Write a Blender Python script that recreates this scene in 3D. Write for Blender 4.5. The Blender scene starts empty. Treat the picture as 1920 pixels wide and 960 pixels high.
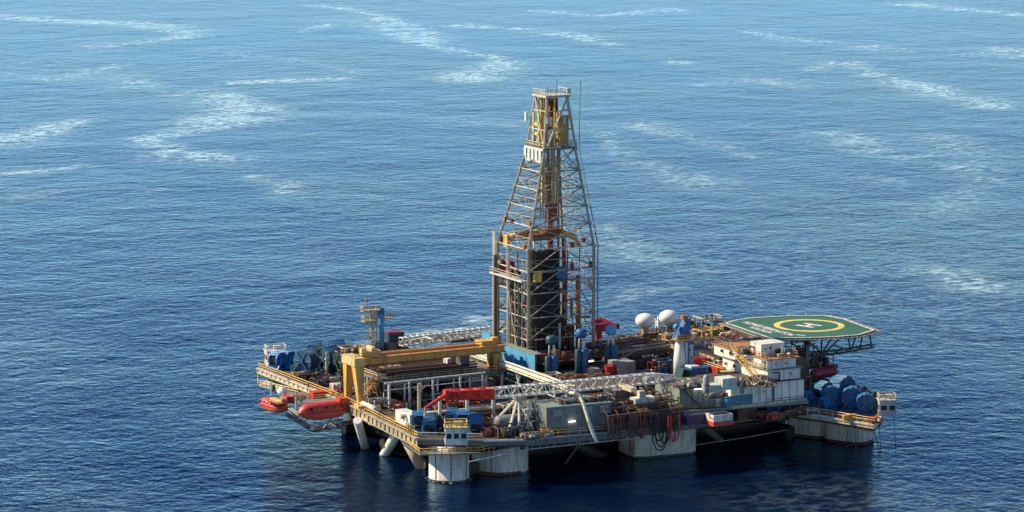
import bpy, math, random
from mathutils import Vector, Matrix
R = math.radians
SC = bpy.context.scene
COL = SC.collection
random.seed(7)

# ------------------------------------------------------------------ camera
AZ = R(28)                     # heading of the photographer relative to the rig's long side
FPX, CAM_H, DIP = 6000.0, 150.0, R(8.86)
OX, OY = -16.905222866629952, 653.0792611981325
def to_rig(X, Y):
    c, s = math.cos(AZ), math.sin(AZ)
    return (X*c+Y*s, -X*s+Y*c)
cx, cy = to_rig(-OX, -OY)
cam_d = bpy.data.cameras.new('camera'); cam = bpy.data.objects.new('camera', cam_d); COL.objects.link(cam)
cam.location = (cx, cy, CAM_H); cam.rotation_euler = (R(90)-DIP, 0, -AZ)
cam_d.sensor_width = 36; cam_d.lens = 36*FPX/1920; cam_d.clip_start = 1; cam_d.clip_end = 80000
SC.camera = cam

# ------------------------------------------------------------------ light
SUN_EL = R(37)
sx, sy = to_rig(-1.0, 0.22)
n = math.hypot(sx, sy); sx /= n; sy /= n
W = bpy.data.worlds.new('World'); SC.world = W; W.use_nodes = True
nt = W.node_tree; sky = nt.nodes.new('ShaderNodeTexSky'); sky.sky_type = 'NISHITA'; sky.sun_disc = False
sky.sun_elevation = SUN_EL; sky.sun_rotation = math.atan2(sx, sy); sky.air_density = 1.0; sky.dust_density = 0.0; sky.ozone_density = 5.0; sky.altitude = 0
nt.nodes['Background'].inputs[1].default_value = 0.15
# a bright hazy rim low over the sea and deeper blue above it
tcw = nt.nodes.new('ShaderNodeTexCoord'); sxyz = nt.nodes.new('ShaderNodeSeparateXYZ'); nt.links.new(tcw.outputs['Generated'], sxyz.inputs[0])
rpw = nt.nodes.new('ShaderNodeValToRGB'); nt.links.new(sxyz.outputs[2], rpw.inputs[0]); cr = rpw.color_ramp
cr.elements[0].position = 0.0; cr.elements[0].color = (1, 1.0, 1.0, 1); cr.elements[1].position = 1.0; cr.elements[1].color = (1, 1, 1, 1)
for ps, c_ in ((.07, (.90, 1.0, 1.0, 1)), (.115, (.44, .60, .80, 1)), (.16, (.15, .26, .43, 1)), (.21, (.042, .09, .20, 1)), (.30, (.012, .034, .11, 1)), (.48, (.14, .20, .34, 1)), (.70, (.80, .83, .92, 1))):
    e = cr.elements.new(ps); e.color = c_
mw = nt.nodes.new('ShaderNodeMix'); mw.data_type = 'RGBA'; mw.blend_type = 'MULTIPLY'; mw.inputs[0].default_value = 1
nt.links.new(sky.outputs[0], mw.inputs[6]); nt.links.new(rpw.outputs[0], mw.inputs[7]); nt.links.new(mw.outputs[2], nt.nodes['Background'].inputs[0])
sd = bpy.data.lights.new('sun', 'SUN'); sd.energy = 4.9; sd.angle = R(0.6); sd.color = (1, 0.82, 0.55)
so = bpy.data.objects.new('sun', sd); COL.objects.link(so)
so.rotation_euler = Vector((sx*math.cos(SUN_EL), sy*math.cos(SUN_EL), math.sin(SUN_EL))).to_track_quat('Z', 'Y').to_euler()
SC.view_settings.view_transform = 'Standard'; SC.view_settings.look = 'None'
SC.view_settings.exposure = 0.66; SC.view_settings.gamma = 1
SC.cycles.max_bounces = 5; SC.cycles.use_denoising = True

# ------------------------------------------------------------------ helpers
def at(px, py, z):
    """a point seen at (px,py) of the 1920 px photograph and standing z metres above the sea"""
    x = (px-960)/FPX; y = -(py-480)/FPX
    c, s = math.cos(DIP), math.sin(DIP)
    r = (x, c+y*s, -s+y*c); t = (z-CAM_H)/r[2]
    u, v = to_rig(r[0]*t-OX, r[1]*t-OY)
    return Vector((u, v, z))

MATS = {}
def paint(name, rgb, rough=0.5, metal=0.0, grime=0.35, rust=(0.13, 0.06, 0.03), scale=0.35, emit=0, lo=0.5, hi=0.75):
    if name in MATS: return MATS[name]
    m = bpy.data.materials.new(name); m.use_nodes = True; t = m.node_tree; b = t.nodes['Principled BSDF']
    N = t.nodes.new; L = t.links.new
    tc = N('ShaderNodeTexCoord'); mp = N('ShaderNodeMapping'); mp.inputs['Scale'].default_value = (1, 1, 0.35)
    L(tc.outputs['Object'], mp.inputs[0])
    nz = N('ShaderNodeTexNoise'); nz.inputs['Scale'].default_value = scale; nz.inputs['Detail'].default_value = 8; nz.inputs['Roughness'].default_value = 0.72
    L(mp.outputs[0], nz.inputs[0])
    rp = N('ShaderNodeValToRGB'); rp.color_ramp.elements[0].position = lo; rp.color_ramp.elements[1].position = hi
    rp.color_ramp.elements[0].color = (0, 0, 0, 1); rp.color_ramp.elements[1].color = (grime, grime, grime, 1)
    L(nz.outputs[0], rp.inputs[0])
    mx = N('ShaderNodeMix'); mx.data_type = 'RGBA'; L(rp.outputs[0], mx.inputs[0])
    n2 = N('ShaderNodeTexNoise'); n2.inputs['Scale'].default_value = 2.2; n2.inputs['Detail'].default_value = 4; L(tc.outputs['Object'], n2.inputs[0])
    hs = N('ShaderNodeMix'); hs.data_type = 'RGBA'; L(n2.outputs[0], hs.inputs[0])
    hs.inputs[6].default_value = (*[c*0.72 for c in rgb], 1); hs.inputs[7].default_value = (*[min(1, c*1.22) for c in rgb], 1)
    L(hs.outputs[2], mx.inputs[6]); mx.inputs[7].default_value = (*rust, 1)
    # streaky dirt and grease, stronger on the grimier paints
    m3 = N('ShaderNodeMapping'); m3.inputs['Scale'].default_value = (1, 1, .16); L(tc.outputs['Object'], m3.inputs[0])
    n3 = N('ShaderNodeTexNoise'); n3.inputs['Scale'].default_value = 1.1; n3.inputs['Detail'].default_value = 6; n3.inputs['Roughness'].default_value = .7; L(m3.outputs[0], n3.inputs[0])
    r3 = N('ShaderNodeMapRange'); L(n3.outputs[0], r3.inputs[0]); r3.inputs[1].default_value = .46; r3.inputs[2].default_value = .70; r3.inputs[3].default_value = 0; r3.inputs[4].default_value = min(.85, grime*1.5)
    m4 = N('ShaderNodeMix'); m4.data_type = 'RGBA'; L(r3.outputs[0], m4.inputs[0]); L(mx.outputs[2], m4.inputs[6]); m4.inputs[7].default_value = (*[c*.18+k for c, k in zip(rgb, (.030, .022, .014))], 1)
    mx = m4
    L(mx.outputs[2], b.inputs['Base Color']); b.inputs['Roughness'].default_value = rough; b.inputs['Metallic'].default_value = metal
    if emit:
        b.inputs['Emission Color'].default_value = (*rgb, 1); b.inputs['Emission Strength'].default_value = emit
    MATS[name] = m; return m
white = paint('white_paint', (.78, .76, .68), .45, grime=.45)
cream = paint('cream_paint', (.62, .56, .42), .5, grime=.5)
palew = paint('pale_green_white_paint', (.66, .70, .64), .5, grime=.3)
dome = paint('radome_white', (.82, .80, .76), .4, grime=.08)
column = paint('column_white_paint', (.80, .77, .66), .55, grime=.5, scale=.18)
grey = paint('grey_paint', (.30, .32, .31), .55, grime=.4)
midg = paint('mid_grey_paint', (.19, .21, .205), .55, grime=.4)
greeng = paint('green_grey_paint', (.23, .29, .26), .55, grime=.4)
steel = paint('weathered_steel', (.20, .185, .16), .55, .3, grime=.6)
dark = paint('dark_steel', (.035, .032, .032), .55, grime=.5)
black = paint('black_rubber', (.015, .014, .015), .5, grime=.2)
deckm = paint('deck_plate', (.075, .06, .042), .7, grime=.8, scale=.25, rust=(.16, .08, .035))
deckg = paint('green_deck_plate', (.12, .15, .12), .7, grime=.7, scale=.25)
yellow = paint('yellow_paint', (.72, .42, .09), .5, grime=.5)
cryel = paint('cream_yellow_paint', (.66, .50, .20), .5, grime=.5)
brightyel = paint('bright_yellow_paint', (.68, .52, .12), .5, grime=.45)
orange = paint('orange_paint', (.58, .31, .08), .5, grime=.5)
dorange = paint('dark_orange_paint', (.36, .15, .035), .55, grime=.6)
red = paint('red_paint', (.62, .035, .02), .45, grime=.25)
orred = paint('lifeboat_orange_red', (.62, .055, .04), .45, grime=.35)
dred = paint('dark_red_paint', (.30, .012, .03), .5, grime=.3)
blue = paint('blue_paint', (.015,.10,.30), .45, grime=.25)
lblue = paint('light_blue_paint', (.09, .36, .62), .5, grime=.25)
wblue = paint('winch_blue', (.018, .125, .28), .6, grime=.5, rust=(.02, .04, .05), scale=.6)
teal = paint('teal_paint', (.01, .075, .10), .45, grime=.3)
green = paint('green_paint', (.03, .13, .06), .5, grime=.3)
heli_green = paint('helideck_green', (.028, .145, .095), .7, grime=.6, rust=(.05, .10, .06), scale=.3)
rust = paint('rusty_steel', (.20, .075, .03), .7, grime=.6)
brown = paint('brown_steel', (.15, .085, .045), .65, grime=.6)
rope = paint('old_rope', (.07, .09, .10), .8, grime=.4)
glass = paint('dark_window_glass', (.012, .016, .018), .12, grime=0)
linew = paint('white_line_paint', (.76, .76, .72), .6, grime=.4)
liney = paint('yellow_line_paint', (.76, .66, .16), .6, grime=.4)
antif = paint('red_antifouling', (.10, .018, .014), .6, grime=.4)
lamp = paint('lit_floodlight', (1, .95, .82), .4, grime=0, emit=5)
leafm = paint('fir_green', (.02, .06, .025), .8, grime=.3, rust=(.01, .03, .01))

class MB:
    def __init__(s): s.v = []; s.f = []
    def add(s, vs, fs):
        k = len(s.v); s.v += [tuple(v) for v in vs]; s.f += [tuple(i+k for i in f) for f in fs]; return s
    def box(s, c, d, rz=0, rx=0, ry=0):
        m = Matrix.Rotation(rz, 3, 'Z') @ Matrix.Rotation(ry, 3, 'Y') @ Matrix.Rotation(rx, 3, 'X'); c = Vector(c)
        vs = [c + m @ Vector((x*d[0]/2, y*d[1]/2, z*d[2]/2)) for x in (-1, 1) for y in (-1, 1) for z in (-1, 1)]
        return s.add(vs, [(0, 1, 3, 2), (4, 6, 7, 5), (0, 4, 5, 1), (2, 3, 7, 6), (0, 2, 6, 4), (1, 5, 7, 3)])
    def bb(s, x0, x1, y0, y1, z0, z1): return s.box(((x0+x1)/2, (y0+y1)/2, (z0+z1)/2), (abs(x1-x0), abs(y1-y0), abs(z1-z0)))
    def tube(s, p, q, r=.15, r2=None, n=6, cap=True):
        p, q = Vector(p), Vector(q); d = q-p
        if d.length < 1e-6: return s
        r2 = r if r2 is None else r2
        a = d.orthogonal().normalized(); b = d.normalized().cross(a); vs = []
        for o, rr in ((p, r), (q, r2)):
            for i in range(n):
                t = 2*math.pi*(i+.5)/n; vs.append(o+(a*math.cos(t)+b*math.sin(t))*rr)
        fs = [(i, (i+1) % n, n+(i+1) % n, n+i) for i in range(n)]
        if cap: fs += [tuple(range(n-1, -1, -1)), tuple(range(n, 2*n))]
        return s.add(vs, fs)
    def path(s, pts, r=.12, n=6):
        for a, b in zip(pts, pts[1:]): s.tube(a, b, r, n=n)
        return s
    def lathe(s, c, prof, n=24, axis='Z', rz=0):
        """prof = [(r, h)...] along the axis"""
        c = Vector(c); vs = []; m = {'Z': Matrix.Identity(3), 'X': Matrix.Rotation(R(90), 3, 'Y'), 'Y': Matrix.Rotation(R(-90), 3, 'X')}[axis]
        m = Matrix.Rotation(rz, 3, 'Z') @ m
        for r, h in prof:
            for i in range(n):
                t = 2*math.pi*i/n; vs.append(c + m @ Vector((r*math.cos(t), r*math.sin(t), h)))
        fs = []
        for k in range(len(prof)-1):
            for i in range(n):
                j = (i+1) % n; fs.append((k*n+i, k*n+j, (k+1)*n+j, (k+1)*n+i))
        fs += [tuple(range(n-1, -1, -1)), tuple(range((len(prof)-1)*n, len(prof)*n))]
        return s.add(vs, fs)
    def ball(s, c, r, rz=None, n=24, m=14, z0=-1.0):
        rz = r if rz is None else rz
        pr = []
        for k in range(m+1):
            t = -math.pi/2+math.pi*k/m
            if math.sin(t) >= z0-1e-6: pr.append((max(.01, r*math.cos(t)), rz*math.sin(t)))
        return s.lathe(c, pr, n)
    def prism(s, poly, z0, z1):
        k = len(poly); area = sum(poly[i][0]*poly[(i+1) % k][1]-poly[(i+1) % k][0]*poly[i][1] for i in range(k))
        if area < 0: poly = poly[::-1]
        vs = [(p[0], p[1], z0) for p in poly]+[(p[0], p[1], z1) for p in poly]
        return s.add(vs, [tuple(range(k-1, -1, -1)), tuple(range(k, 2*k))]+[(i, (i+1) % k, k+(i+1) % k, k+i) for i in range(k)])
    def truss(s, p, q, w, h, nb, r=.12, rb=.08, w2=None, h2=None, up=(0, 0, 1)):
        p, q = Vector(p), Vector(q); d = (q-p).normalized(); side = d.cross(Vector(up)).normalized(); upv = side.cross(d)
        w2 = w if w2 is None else w2; h2 = h if h2 is None else h2
        def ring(k):
            t = k/nb; o = p.lerp(q, t); a = (w+(w2-w)*t)/2; b = (h+(h2-h)*t)/2
            return [o+side*a+upv*b, o-side*a+upv*b, o-side*a-upv*b, o+side*a-upv*b]
        rs = [ring(k) for k in range(nb+1)]
        for j in range(4): s.tube(rs[0][j], rs[-1][j], r, n=4)
        for k in range(nb+1):
            for j in range(4): s.tube(rs[k][j], rs[k][(j+1) % 4], rb, n=4, cap=False)
            if k < nb:
                for j in range(4):
                    a, b = (j, (j+1) % 4) if k % 2 else ((j+1) % 4, j)
                    s.tube(rs[k][a], rs[k+1][b], rb, n=4, cap=False)
        return s
    def rail(s, pts, h=1.1, st=2.2, r=.06):
        for a, b in zip(pts, pts[1:]):
            a, b = Vector(a), Vector(b); L = (b-a).length; k = max(1, round(L/st))
            for z in (h, h*.55): s.tube(a+Vector((0, 0, z)), b+Vector((0, 0, z)), r, n=4)
            for i in range(k+1):
                o = a.lerp(b, i/k); s.tube(o, o+Vector((0, 0, h)), r, n=4)
        return s
    def build(s, name, mat, parent=None, smooth=False):
        me = bpy.data.meshes.new(name); off = Vector(parent['_o']) if parent is not None and '_o' in parent else Vector((0, 0, 0))
        me.from_pydata([tuple(Vector(v)-off) for v in s.v], [], s.f)
        me.materials.append(mat)
        if smooth:
            for p in me.polygons: p.use_smooth = len(p.vertices) == 4
        me.update()
        o = bpy.data.objects.new(name, me); COL.objects.link(o)
        if parent is not None:
            o.parent = parent; o['_o'] = tuple(off)
        return o
def thing(name, label, cat, loc, group=None, rz=0):
    o = bpy.data.objects.new(name, None); COL.objects.link(o); o.location = loc; o['_o'] = tuple(loc)
    o['label'] = label; o['category'] = cat
    if group: o['group'] = group
    o.empty_display_size = .5
    o.rotation_euler = (0, 0, rz)
    return o
def lonely(o, label, cat, group=None):
    o['label'] = label; o['category'] = cat
    if group: o['group'] = group
    return o
def zero(name, label, cat, group=None):
    """an Empty at the origin whose copies are moved afterwards"""
    return thing(name, label, cat, (0, 0, 0), group)
def copy_tree(o, parent=None):
    c = o.copy(); COL.objects.link(c)
    if parent is not None: c.parent = parent
    for ch in [x for x in bpy.data.objects if x.parent == o]: copy_tree(ch, c)
    return c
def place(proto, loc, rz, label, group=None, first=[set()], scale=1.0):
    o = proto if proto.name not in first[0] else copy_tree(proto)
    first[0].add(proto.name)
    o.location = loc; o.rotation_euler = (0, 0, rz); o['label'] = label; o.scale = (scale,)*3
    if group: o['group'] = group
    return o
V = Vector
def text(s, size, mat, M, name, parent, ext=.02, bold=.03):
    cu = bpy.data.curves.new(name, 'FONT'); cu.body = s; cu.size = size; cu.extrude = ext; cu.align_x = 'CENTER'; cu.align_y = 'CENTER'; cu.offset = size*bold
    tmp = bpy.data.objects.new(name, cu); me = bpy.data.meshes.new_from_object(tmp); bpy.data.objects.remove(tmp); bpy.data.curves.remove(cu)
    off = V(parent['_o']); me.transform(Matrix.Translation(-off) @ M); me.materials.clear(); me.materials.append(mat); me.name = name
    o = bpy.data.objects.new(name, me); COL.objects.link(o); o.parent = parent; o['_o'] = tuple(off); return o
#@@WATER
# ------------------------------------------------------------------ water
def water_mat():
    m = bpy.data.materials.new('sea_water'); m.use_nodes = True; t = m.node_tree; b = t.nodes['Principled BSDF']
    N = t.nodes.new; L = t.links.new
    g = N('ShaderNodeNewGeometry')
    def noise(scale, detail, rough=.5, stretch=(1, 1, 1), rot=0, dist=0):
        mp = N('ShaderNodeMapping'); mp.inputs['Scale'].default_value = stretch; mp.inputs['Rotation'].default_value = (0, 0, rot)
        L(g.outputs['Position'], mp.inputs[0])
        z = N('ShaderNodeTexNoise'); z.inputs['Scale'].default_value = scale; z.inputs['Detail'].default_value = detail; z.inputs['Roughness'].default_value = rough; z.inputs['Distortion'].default_value = dist
        L(mp.outputs[0], z.inputs[0]); return z.outputs[0]
    def math_(op, a, b_=None, c=None):
        q = N('ShaderNodeMath'); q.operation = op
        for i, x in enumerate((a, b_, c)):
            if x is None: continue
            if isinstance(x, (int, float)): q.inputs[i].default_value = x
            else: L(x, q.inputs[i])
        return q.outputs[0]
    def ramp(x, a, b_, lo=0, hi=1):
        q = N('ShaderNodeMapRange'); q.interpolation_type = 'SMOOTHSTEP'
        L(x, q.inputs[0]); q.inputs[1].default_value = a; q.inputs[2].default_value = b_; q.inputs[3].default_value = lo; q.inputs[4].default_value = hi
        return q.outputs[0]
    # wave crests lie roughly across the photographer's view
    rot = -AZ
    small = noise(.34, 6, .60, (1, .9, 1), rot - R(6), .3)
    mid = noise(.085, 5, .6, (.8, 1, 1), rot + R(14), .5)
    big = noise(.020, 3, .5, (.9, 1, 1), rot - R(12), .3)
    # wind slicks: along winding bands the surface is smoother and carries thin pale foam (attribute laid down with the mesh)
    at_ = N('ShaderNodeAttribute'); at_.attribute_name = 'slick'
    brk = noise(.055, 7, .72, (.5, 1, 1), rot + R(5), .6)
    fine = noise(.30, 6, .75, (.7, 1, 1), rot, .2)
    slick = math_('MULTIPLY', at_.outputs['Fac'], math_('MULTIPLY', ramp(brk, .34, .60), ramp(fine, .42, .60, .10, 2.0)))
    slick = math_('MINIMUM', slick, 1.0)
    pt = ramp(noise(.009, 6, .62, (.7, .45, 1), rot, .9), .46, .74)
    at2 = N('ShaderNodeAttribute'); at2.attribute_name = 'ruffle'  # broad patches mixed paler and with weaker ripples
    pt = math_('MINIMUM', math_('ADD', math_('MULTIPLY', pt, .6), math_('MULTIPLY', at2.outputs['Fac'], ramp(brk, .25, .75))), 1.0)
    chop = noise(1.1, 3, .6, (1, .8, 1), rot + R(20), .2)
    h = math_('ADD', math_('ADD', math_('MULTIPLY', small, 2.3), math_('MULTIPLY', chop, .45)), math_('ADD', math_('MULTIPLY', mid, 3.4), math_('MULTIPLY', big, 6.5)))
    bp = N('ShaderNodeBump'); bp.inputs['Distance'].default_value = .15
    L(h, bp.inputs['Height'])
    gust = noise(.0065, 4, .6, (.8, .4, 1), rot + R(10), 1.0)
    st = math_('SUBTRACT', ramp(gust, .30, .68, .72, 1.15), math_('ADD', math_('MULTIPLY', slick, .30), math_('MULTIPLY', pt, .34)))
    L(st, bp.inputs['Strength'])
    mx = N('ShaderNodeMix'); mx.data_type = 'RGBA'
    mx.inputs[6].default_value = (.0006, .006, .026, 1); mx.inputs[7].default_value = (.46, .66, .68, 1)
    L(math_('ADD', math_('MULTIPLY', slick, .95), math_('MULTIPLY', math_('MULTIPLY', pt, ramp(fine, .44, .62)), .42)), mx.inputs[0])
    gl = N('ShaderNodeBsdfGlossy'); gl.inputs['Color'].default_value = (.42, .70, .98, 1); gl.inputs['Roughness'].default_value = .06
    df = N('ShaderNodeBsdfDiffuse'); L(mx.outputs[2], df.inputs['Color'])
    fr = N('ShaderNodeFresnel'); fr.inputs['IOR'].default_value = 1.36
    for q in (gl, df, fr): L(bp.outputs[0], q.inputs['Normal'])
    ms = N('ShaderNodeMixShader'); L(math_('MULTIPLY', fr.outputs[0], math_('SUBTRACT', 1.0, math_('ADD', math_('MULTIPLY', slick, .42), math_('MULTIPLY', pt, .08)))), ms.inputs[0]); L(df.outputs[0], ms.inputs[1]); L(gl.outputs[0], ms.inputs[2])
    L(ms.outputs[0], t.nodes['Material Output'].inputs[0]); t.nodes.remove(b)
    return m
import numpy as np
def seg_d(P, a, b):
    d = b-a; t = np.clip(((P-a)@d)/max(1e-9, d@d), 0, 1); return np.hypot(*(P-(a+t[:, None]*d)).T)
def sea_mesh():
    """one sheet to the horizon, finer where the slicks lie"""
    def axis(lo, hi, st):
        k = list(np.arange(lo, hi+1, st)); o = [hi*1.0]
        return np.array([-40000, -12000, -5000, -2500]+[x for x in k]+[hi+600, hi+2500, hi+9000, 40000.])
    xs = axis(-700, 1500, 8); ys = axis(-500, 1900, 8)
    X, Y = np.meshgrid(xs, ys); P = np.stack([X.ravel(), Y.ravel()], 1)
    nx, ny = len(xs), len(ys)
    bands = [([(600,10),(700,25),(760,60),(800,85),(880,100),(950,110),(930,130),(860,150)], 7, 1), ([(0,30),(120,40),(260,45),(330,55),(350,70),(200,85)], 8, .75),
      ([(340,175),(400,170),(440,190),(470,210),(420,225),(340,245),(270,260),(350,290),(450,295)], 8, .85), ([(450,155),(540,150),(640,148)], 4, .8),
      ([(0,270),(60,250),(150,225)], 6, .7), ([(480,330),(545,345),(540,360)], 4, .7), ([(860,48),(960,55),(1060,65),(1150,85)], 5, .7),
      ([(1700,8),(1800,18),(1925,30)], 7, .8), ([(1520,130),(1580,115),(1600,122),(1650,145),(1720,160),(1800,182),(1850,200)], 6, .65),
      ([(0,325),(80,320),(150,310)], 5, .6), ([(1250,112),(1300,122)], 6, .6), ([(1200,235),(1300,262),(1420,295)], 5, .4), ([(1740,500),(1800,520),(1840,540)], 4, .45),
      ([(240,140),(262,162)], 6, .45), ([(380,95),(520,110),(700,140)], 5, .3), ([(1110,240),(1180,300),(1280,330),(1330,345)], 5, .35), ([(1760,255),(1840,330),(1780,400)], 6, .3),
      ([(1400,60),(1500,75),(1700,95),(1925,100)], 6, .45), ([(1620,330),(1700,345)], 5, .3), ([(760,640),(880,620),(905,600)], 4, .6), ([(0,140),(120,150),(230,120)], 5, .35), ([(560,60),(640,40),(760,48)], 5, .45), ([(1000,20),(1120,30),(1260,18)], 6, .5), ([(1300,160),(1420,150),(1500,165)], 5, .35), ([(1560,250),(1660,285),(1760,300),(1860,340)], 6, .4), ([(1130,420),(1180,470),(1270,500)], 4, .3), ([(30,370),(160,350),(300,355)], 5, .3), ([(1880,90),(1925,105)], 6, .6), ([(700,215),(860,225),(960,235)], 5, .3), ([(1160,560),(1230,545)], 4, .35)]
    sl = np.zeros(len(P))
    rng = np.random.RandomState(3)
    for pts, w, k in bands:
        q = [np.array(at(x, y, 0)[:2]) for x, y in pts]
        d = np.min([seg_d(P, a, b) for a, b in zip(q, q[1:])], 0)
        ww = w*1.7*(1+.5*np.sin(P[:, 0]*.031+P[:, 1]*.017+w))
        sl = np.maximum(sl, min(1, 1.25*k)*np.exp(-(d/ww)**2))
    rf = np.zeros(len(P))
    for (x, y), rx, k in [((1250, 40), 260, .8), ((1500, 120), 240, .5), ((800, 20), 150, .6), ((1450, 330), 160, .35), ((1230, 560), 90, .5), ((900, 560), 70, .4), ((350, 300), 80, .3), ((1750, 330), 110, .3)]:
        c = np.array(at(x, y, 0)[:2]); rf = np.maximum(rf, k*np.exp(-(np.hypot(*(P-c).T)/rx)**2))
    V3 = np.column_stack([P, np.zeros(len(P))])
    i = np.arange(nx-1)[None, :]+nx*np.arange(ny-1)[:, None]; i = i.ravel()
    F = np.stack([i, i+1, i+nx+1, i+nx], 1)
    me = bpy.data.meshes.new('sea_water'); me.from_pydata(V3.tolist(), [], F.tolist())
    for nm, a in (('slick', sl), ('ruffle', rf)):
        at_ = me.attributes.new(nm, 'FLOAT', 'POINT'); at_.data.foreach_set('value', a.astype(np.float32))
    me.materials.append(water_mat())
    o = bpy.data.objects.new('sea_water', me); COL.objects.link(o); o['kind'] = 'structure'
sea_mesh()
#@@HULL
# ------------------------------------------------------------------ hull of the rig
Q = at
def P2(px, py, z): q = at(px, py, z); return (q.x, q.y)
Z1, Z2 = 9.0, 11.7            # main deck, upper deck
hull = thing('semi_submersible_platform', 'whole floating platform hull on white columns and slanted braces standing in the sea', 'oil platform', (45, 30, 0))
deck_poly = [P2(484, 691, Z1), P2(640, 751, Z1), P2(783, 823, Z1), P2(905, 826, Z1), P2(985, 824, Z1), P2(1190, 806, Z1), P2(1470, 769, Z1), P2(1550, 781, Z1), P2(1640, 796, Z1),
             P2(1652, 777, Z1), (108, -8), (111, 20), (101, 47), (84, 57), (60, 84), (27, 99), (6, 100)]
MB().prism(deck_poly, Z1-1.5, Z1).build('main_deck', deckm, hull)
MB().prism([(18, -4), (48, -9.8), (66, -12), (79, -10), (84, 0), (84, 50), (60, 70), (34, 62), (34, 14), (18, 12)], Z1+.01, Z1+.06).build('deck_coating', deckg, hull)
# edge girders with stiffeners
def girder(pts, z0, z1, mat, name, w=.5, step=2.4):
    m = MB()
    for a, b in zip(pts, pts[1:]):
        a = V((a[0], a[1], 0)); b = V((b[0], b[1], 0)); L = (b-a).length; rz = math.atan2(b.y-a.y, b.x-a.x); c = (a+b)/2
        m.box((c.x, c.y, z1-.15), (L, w+.5, .3), rz); m.box((c.x, c.y, z0+.12), (L, w+.3, .24), rz); m.box((c.x, c.y, (z0+z1)/2), (L, w*.4, z1-z0-.5), rz)
        for i in range(int(L/step)+1):
            o = a.lerp(b, i*step/L); m.box((o.x, o.y, (z0+z1)/2), (.18, w+.24, z1-z0-.56), rz)
    return m.build(name, mat, hull)
girder(deck_poly[0:2], Z1-1.1, Z1+.25, cream, 'edge_girder', w=.4); girder(deck_poly[1:3], Z1-1.8, Z1+.2, paint('girder_khaki', (.42, .36, .25), .55, grime=.6), 'edge_girder')
girder(deck_poly[2:5], Z1-1.0, Z1+.1, midg, 'edge_girder', w=.4); girder(deck_poly[4:7], Z1-1.3, Z1+.05, midg, 'edge_girder'); girder(deck_poly[6:10], Z1-.9, Z1+.05, cream, 'edge_girder', w=.4)
# columns
def colthing(): pass
def stained(mb, name, mat, c=None): return mb.build(name, mat, hull, smooth=True)
c1 = Q(842, 897, 0); c2 = Q(934, 881, 0)
MB().lathe((c1.x, c1.y, -12), [(4.25, 0), (4.25, 12.3), (4.3, 12.35), (4.3, 12.5), (4.25, 12.55), (4.25, 19.6)], 40).build('column', column, hull, True)
MB().lathe((c2.x+1.0, c2.y+1, -12), [(6.0, 0), (6.0, 20)], 44).build('column', column, hull, True)
MB().lathe((c2.x, c2.y+.8, -.3), [(6.25, 0), (6.25, .7), (6.1, .75)], 44).build('column_fender_band', rust, hull, True)
for dx, dy in ((-1.6, -3.97), (-3.97, -1.6), (2.2, -3.7)): MB().tube((c1.x+dx, c1.y+dy, -1), (c1.x+dx, c1.y+dy, 7.2), .09, n=5).build('column_pipe', rust, hull)
for dx, dy in ((-3.5, -4.1), (3.0, -5.1)): MB().tube((c2.x+dx*.98, c2.y+dy*.98+.6, -1), (c2.x+dx*.98, c2.y+dy*.98+.6, 7.2), .09, n=5).build('column_pipe', rust, hull)
def rbox(cx_, cy_, lx, ly, z0, z1, r, rz=0, n=5):
    pts = []
    for sxx, syy, a0 in ((1, 1, 0), (-1, 1, 90), (-1, -1, 180), (1, -1, 270)):
        for k in range(n+1):
            t = R(a0+90*k/n); x = sxx*(lx/2-r)+r*math.cos(t); y = syy*(ly/2-r)+r*math.sin(t)
            pts.append((cx_+x*math.cos(rz)-y*math.sin(rz), cy_+x*math.sin(rz)+y*math.cos(rz)))
    return MB().prism(pts, z0, z1)
a = Q(1192, 861, 0); b = Q(1308, 851, 0); rz3 = math.atan2(b.y-a.y, b.x-a.x); cc = (a+b)/2+V((-math.sin(rz3), math.cos(rz3), 0))*5
rbox(cc.x, cc.y, (b-a).length+1.5, 10, -12, 7.6, 3.2, rz3).build('column', column, hull, True)
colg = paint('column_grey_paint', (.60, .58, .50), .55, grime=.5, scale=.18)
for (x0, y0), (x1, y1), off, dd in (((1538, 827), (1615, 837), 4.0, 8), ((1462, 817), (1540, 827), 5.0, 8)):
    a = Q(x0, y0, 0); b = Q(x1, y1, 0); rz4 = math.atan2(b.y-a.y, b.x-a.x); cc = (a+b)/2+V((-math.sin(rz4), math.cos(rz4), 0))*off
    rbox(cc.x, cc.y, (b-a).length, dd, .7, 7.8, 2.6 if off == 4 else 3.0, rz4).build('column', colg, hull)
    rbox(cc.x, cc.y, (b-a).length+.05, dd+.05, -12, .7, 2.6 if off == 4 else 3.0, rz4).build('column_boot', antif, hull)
boot = paint('wet_growth', (.05, .05, .03), .4, grime=.5)
MB().lathe((c1.x, c1.y, -.4), [(4.3, 0), (4.3, .75), (4.26, .8)], 40).build('waterline_band', boot, hull, True)
a = Q(1192, 861, 0); b = Q(1308, 851, 0); rz3 = math.atan2(b.y-a.y, b.x-a.x); cc = (a+b)/2+V((-math.sin(rz3), math.cos(rz3), 0))*5
rbox(cc.x, cc.y, (b-a).length+1.56, 10.06, -1, .45, 3.2, rz3).build('waterline_band', boot, hull)
rbox(15, 62, 10, 10, -12, 7.6, 3).build('column', column, hull, True)
rbox(92, 48, 12, 12, -12, 7.6, 3).build('column', column, hull, True)
# a dented seam line on the square columns and a ladder
m = MB()
for px, py in ((1242, 858), (1278, 856)):
    o = Q(px, py, 0); MB().tube(o+V((0, -.1, 0)), o+V((0, -.1, 7)), .07, n=4).build('column_pipe', rust, hull)
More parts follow.
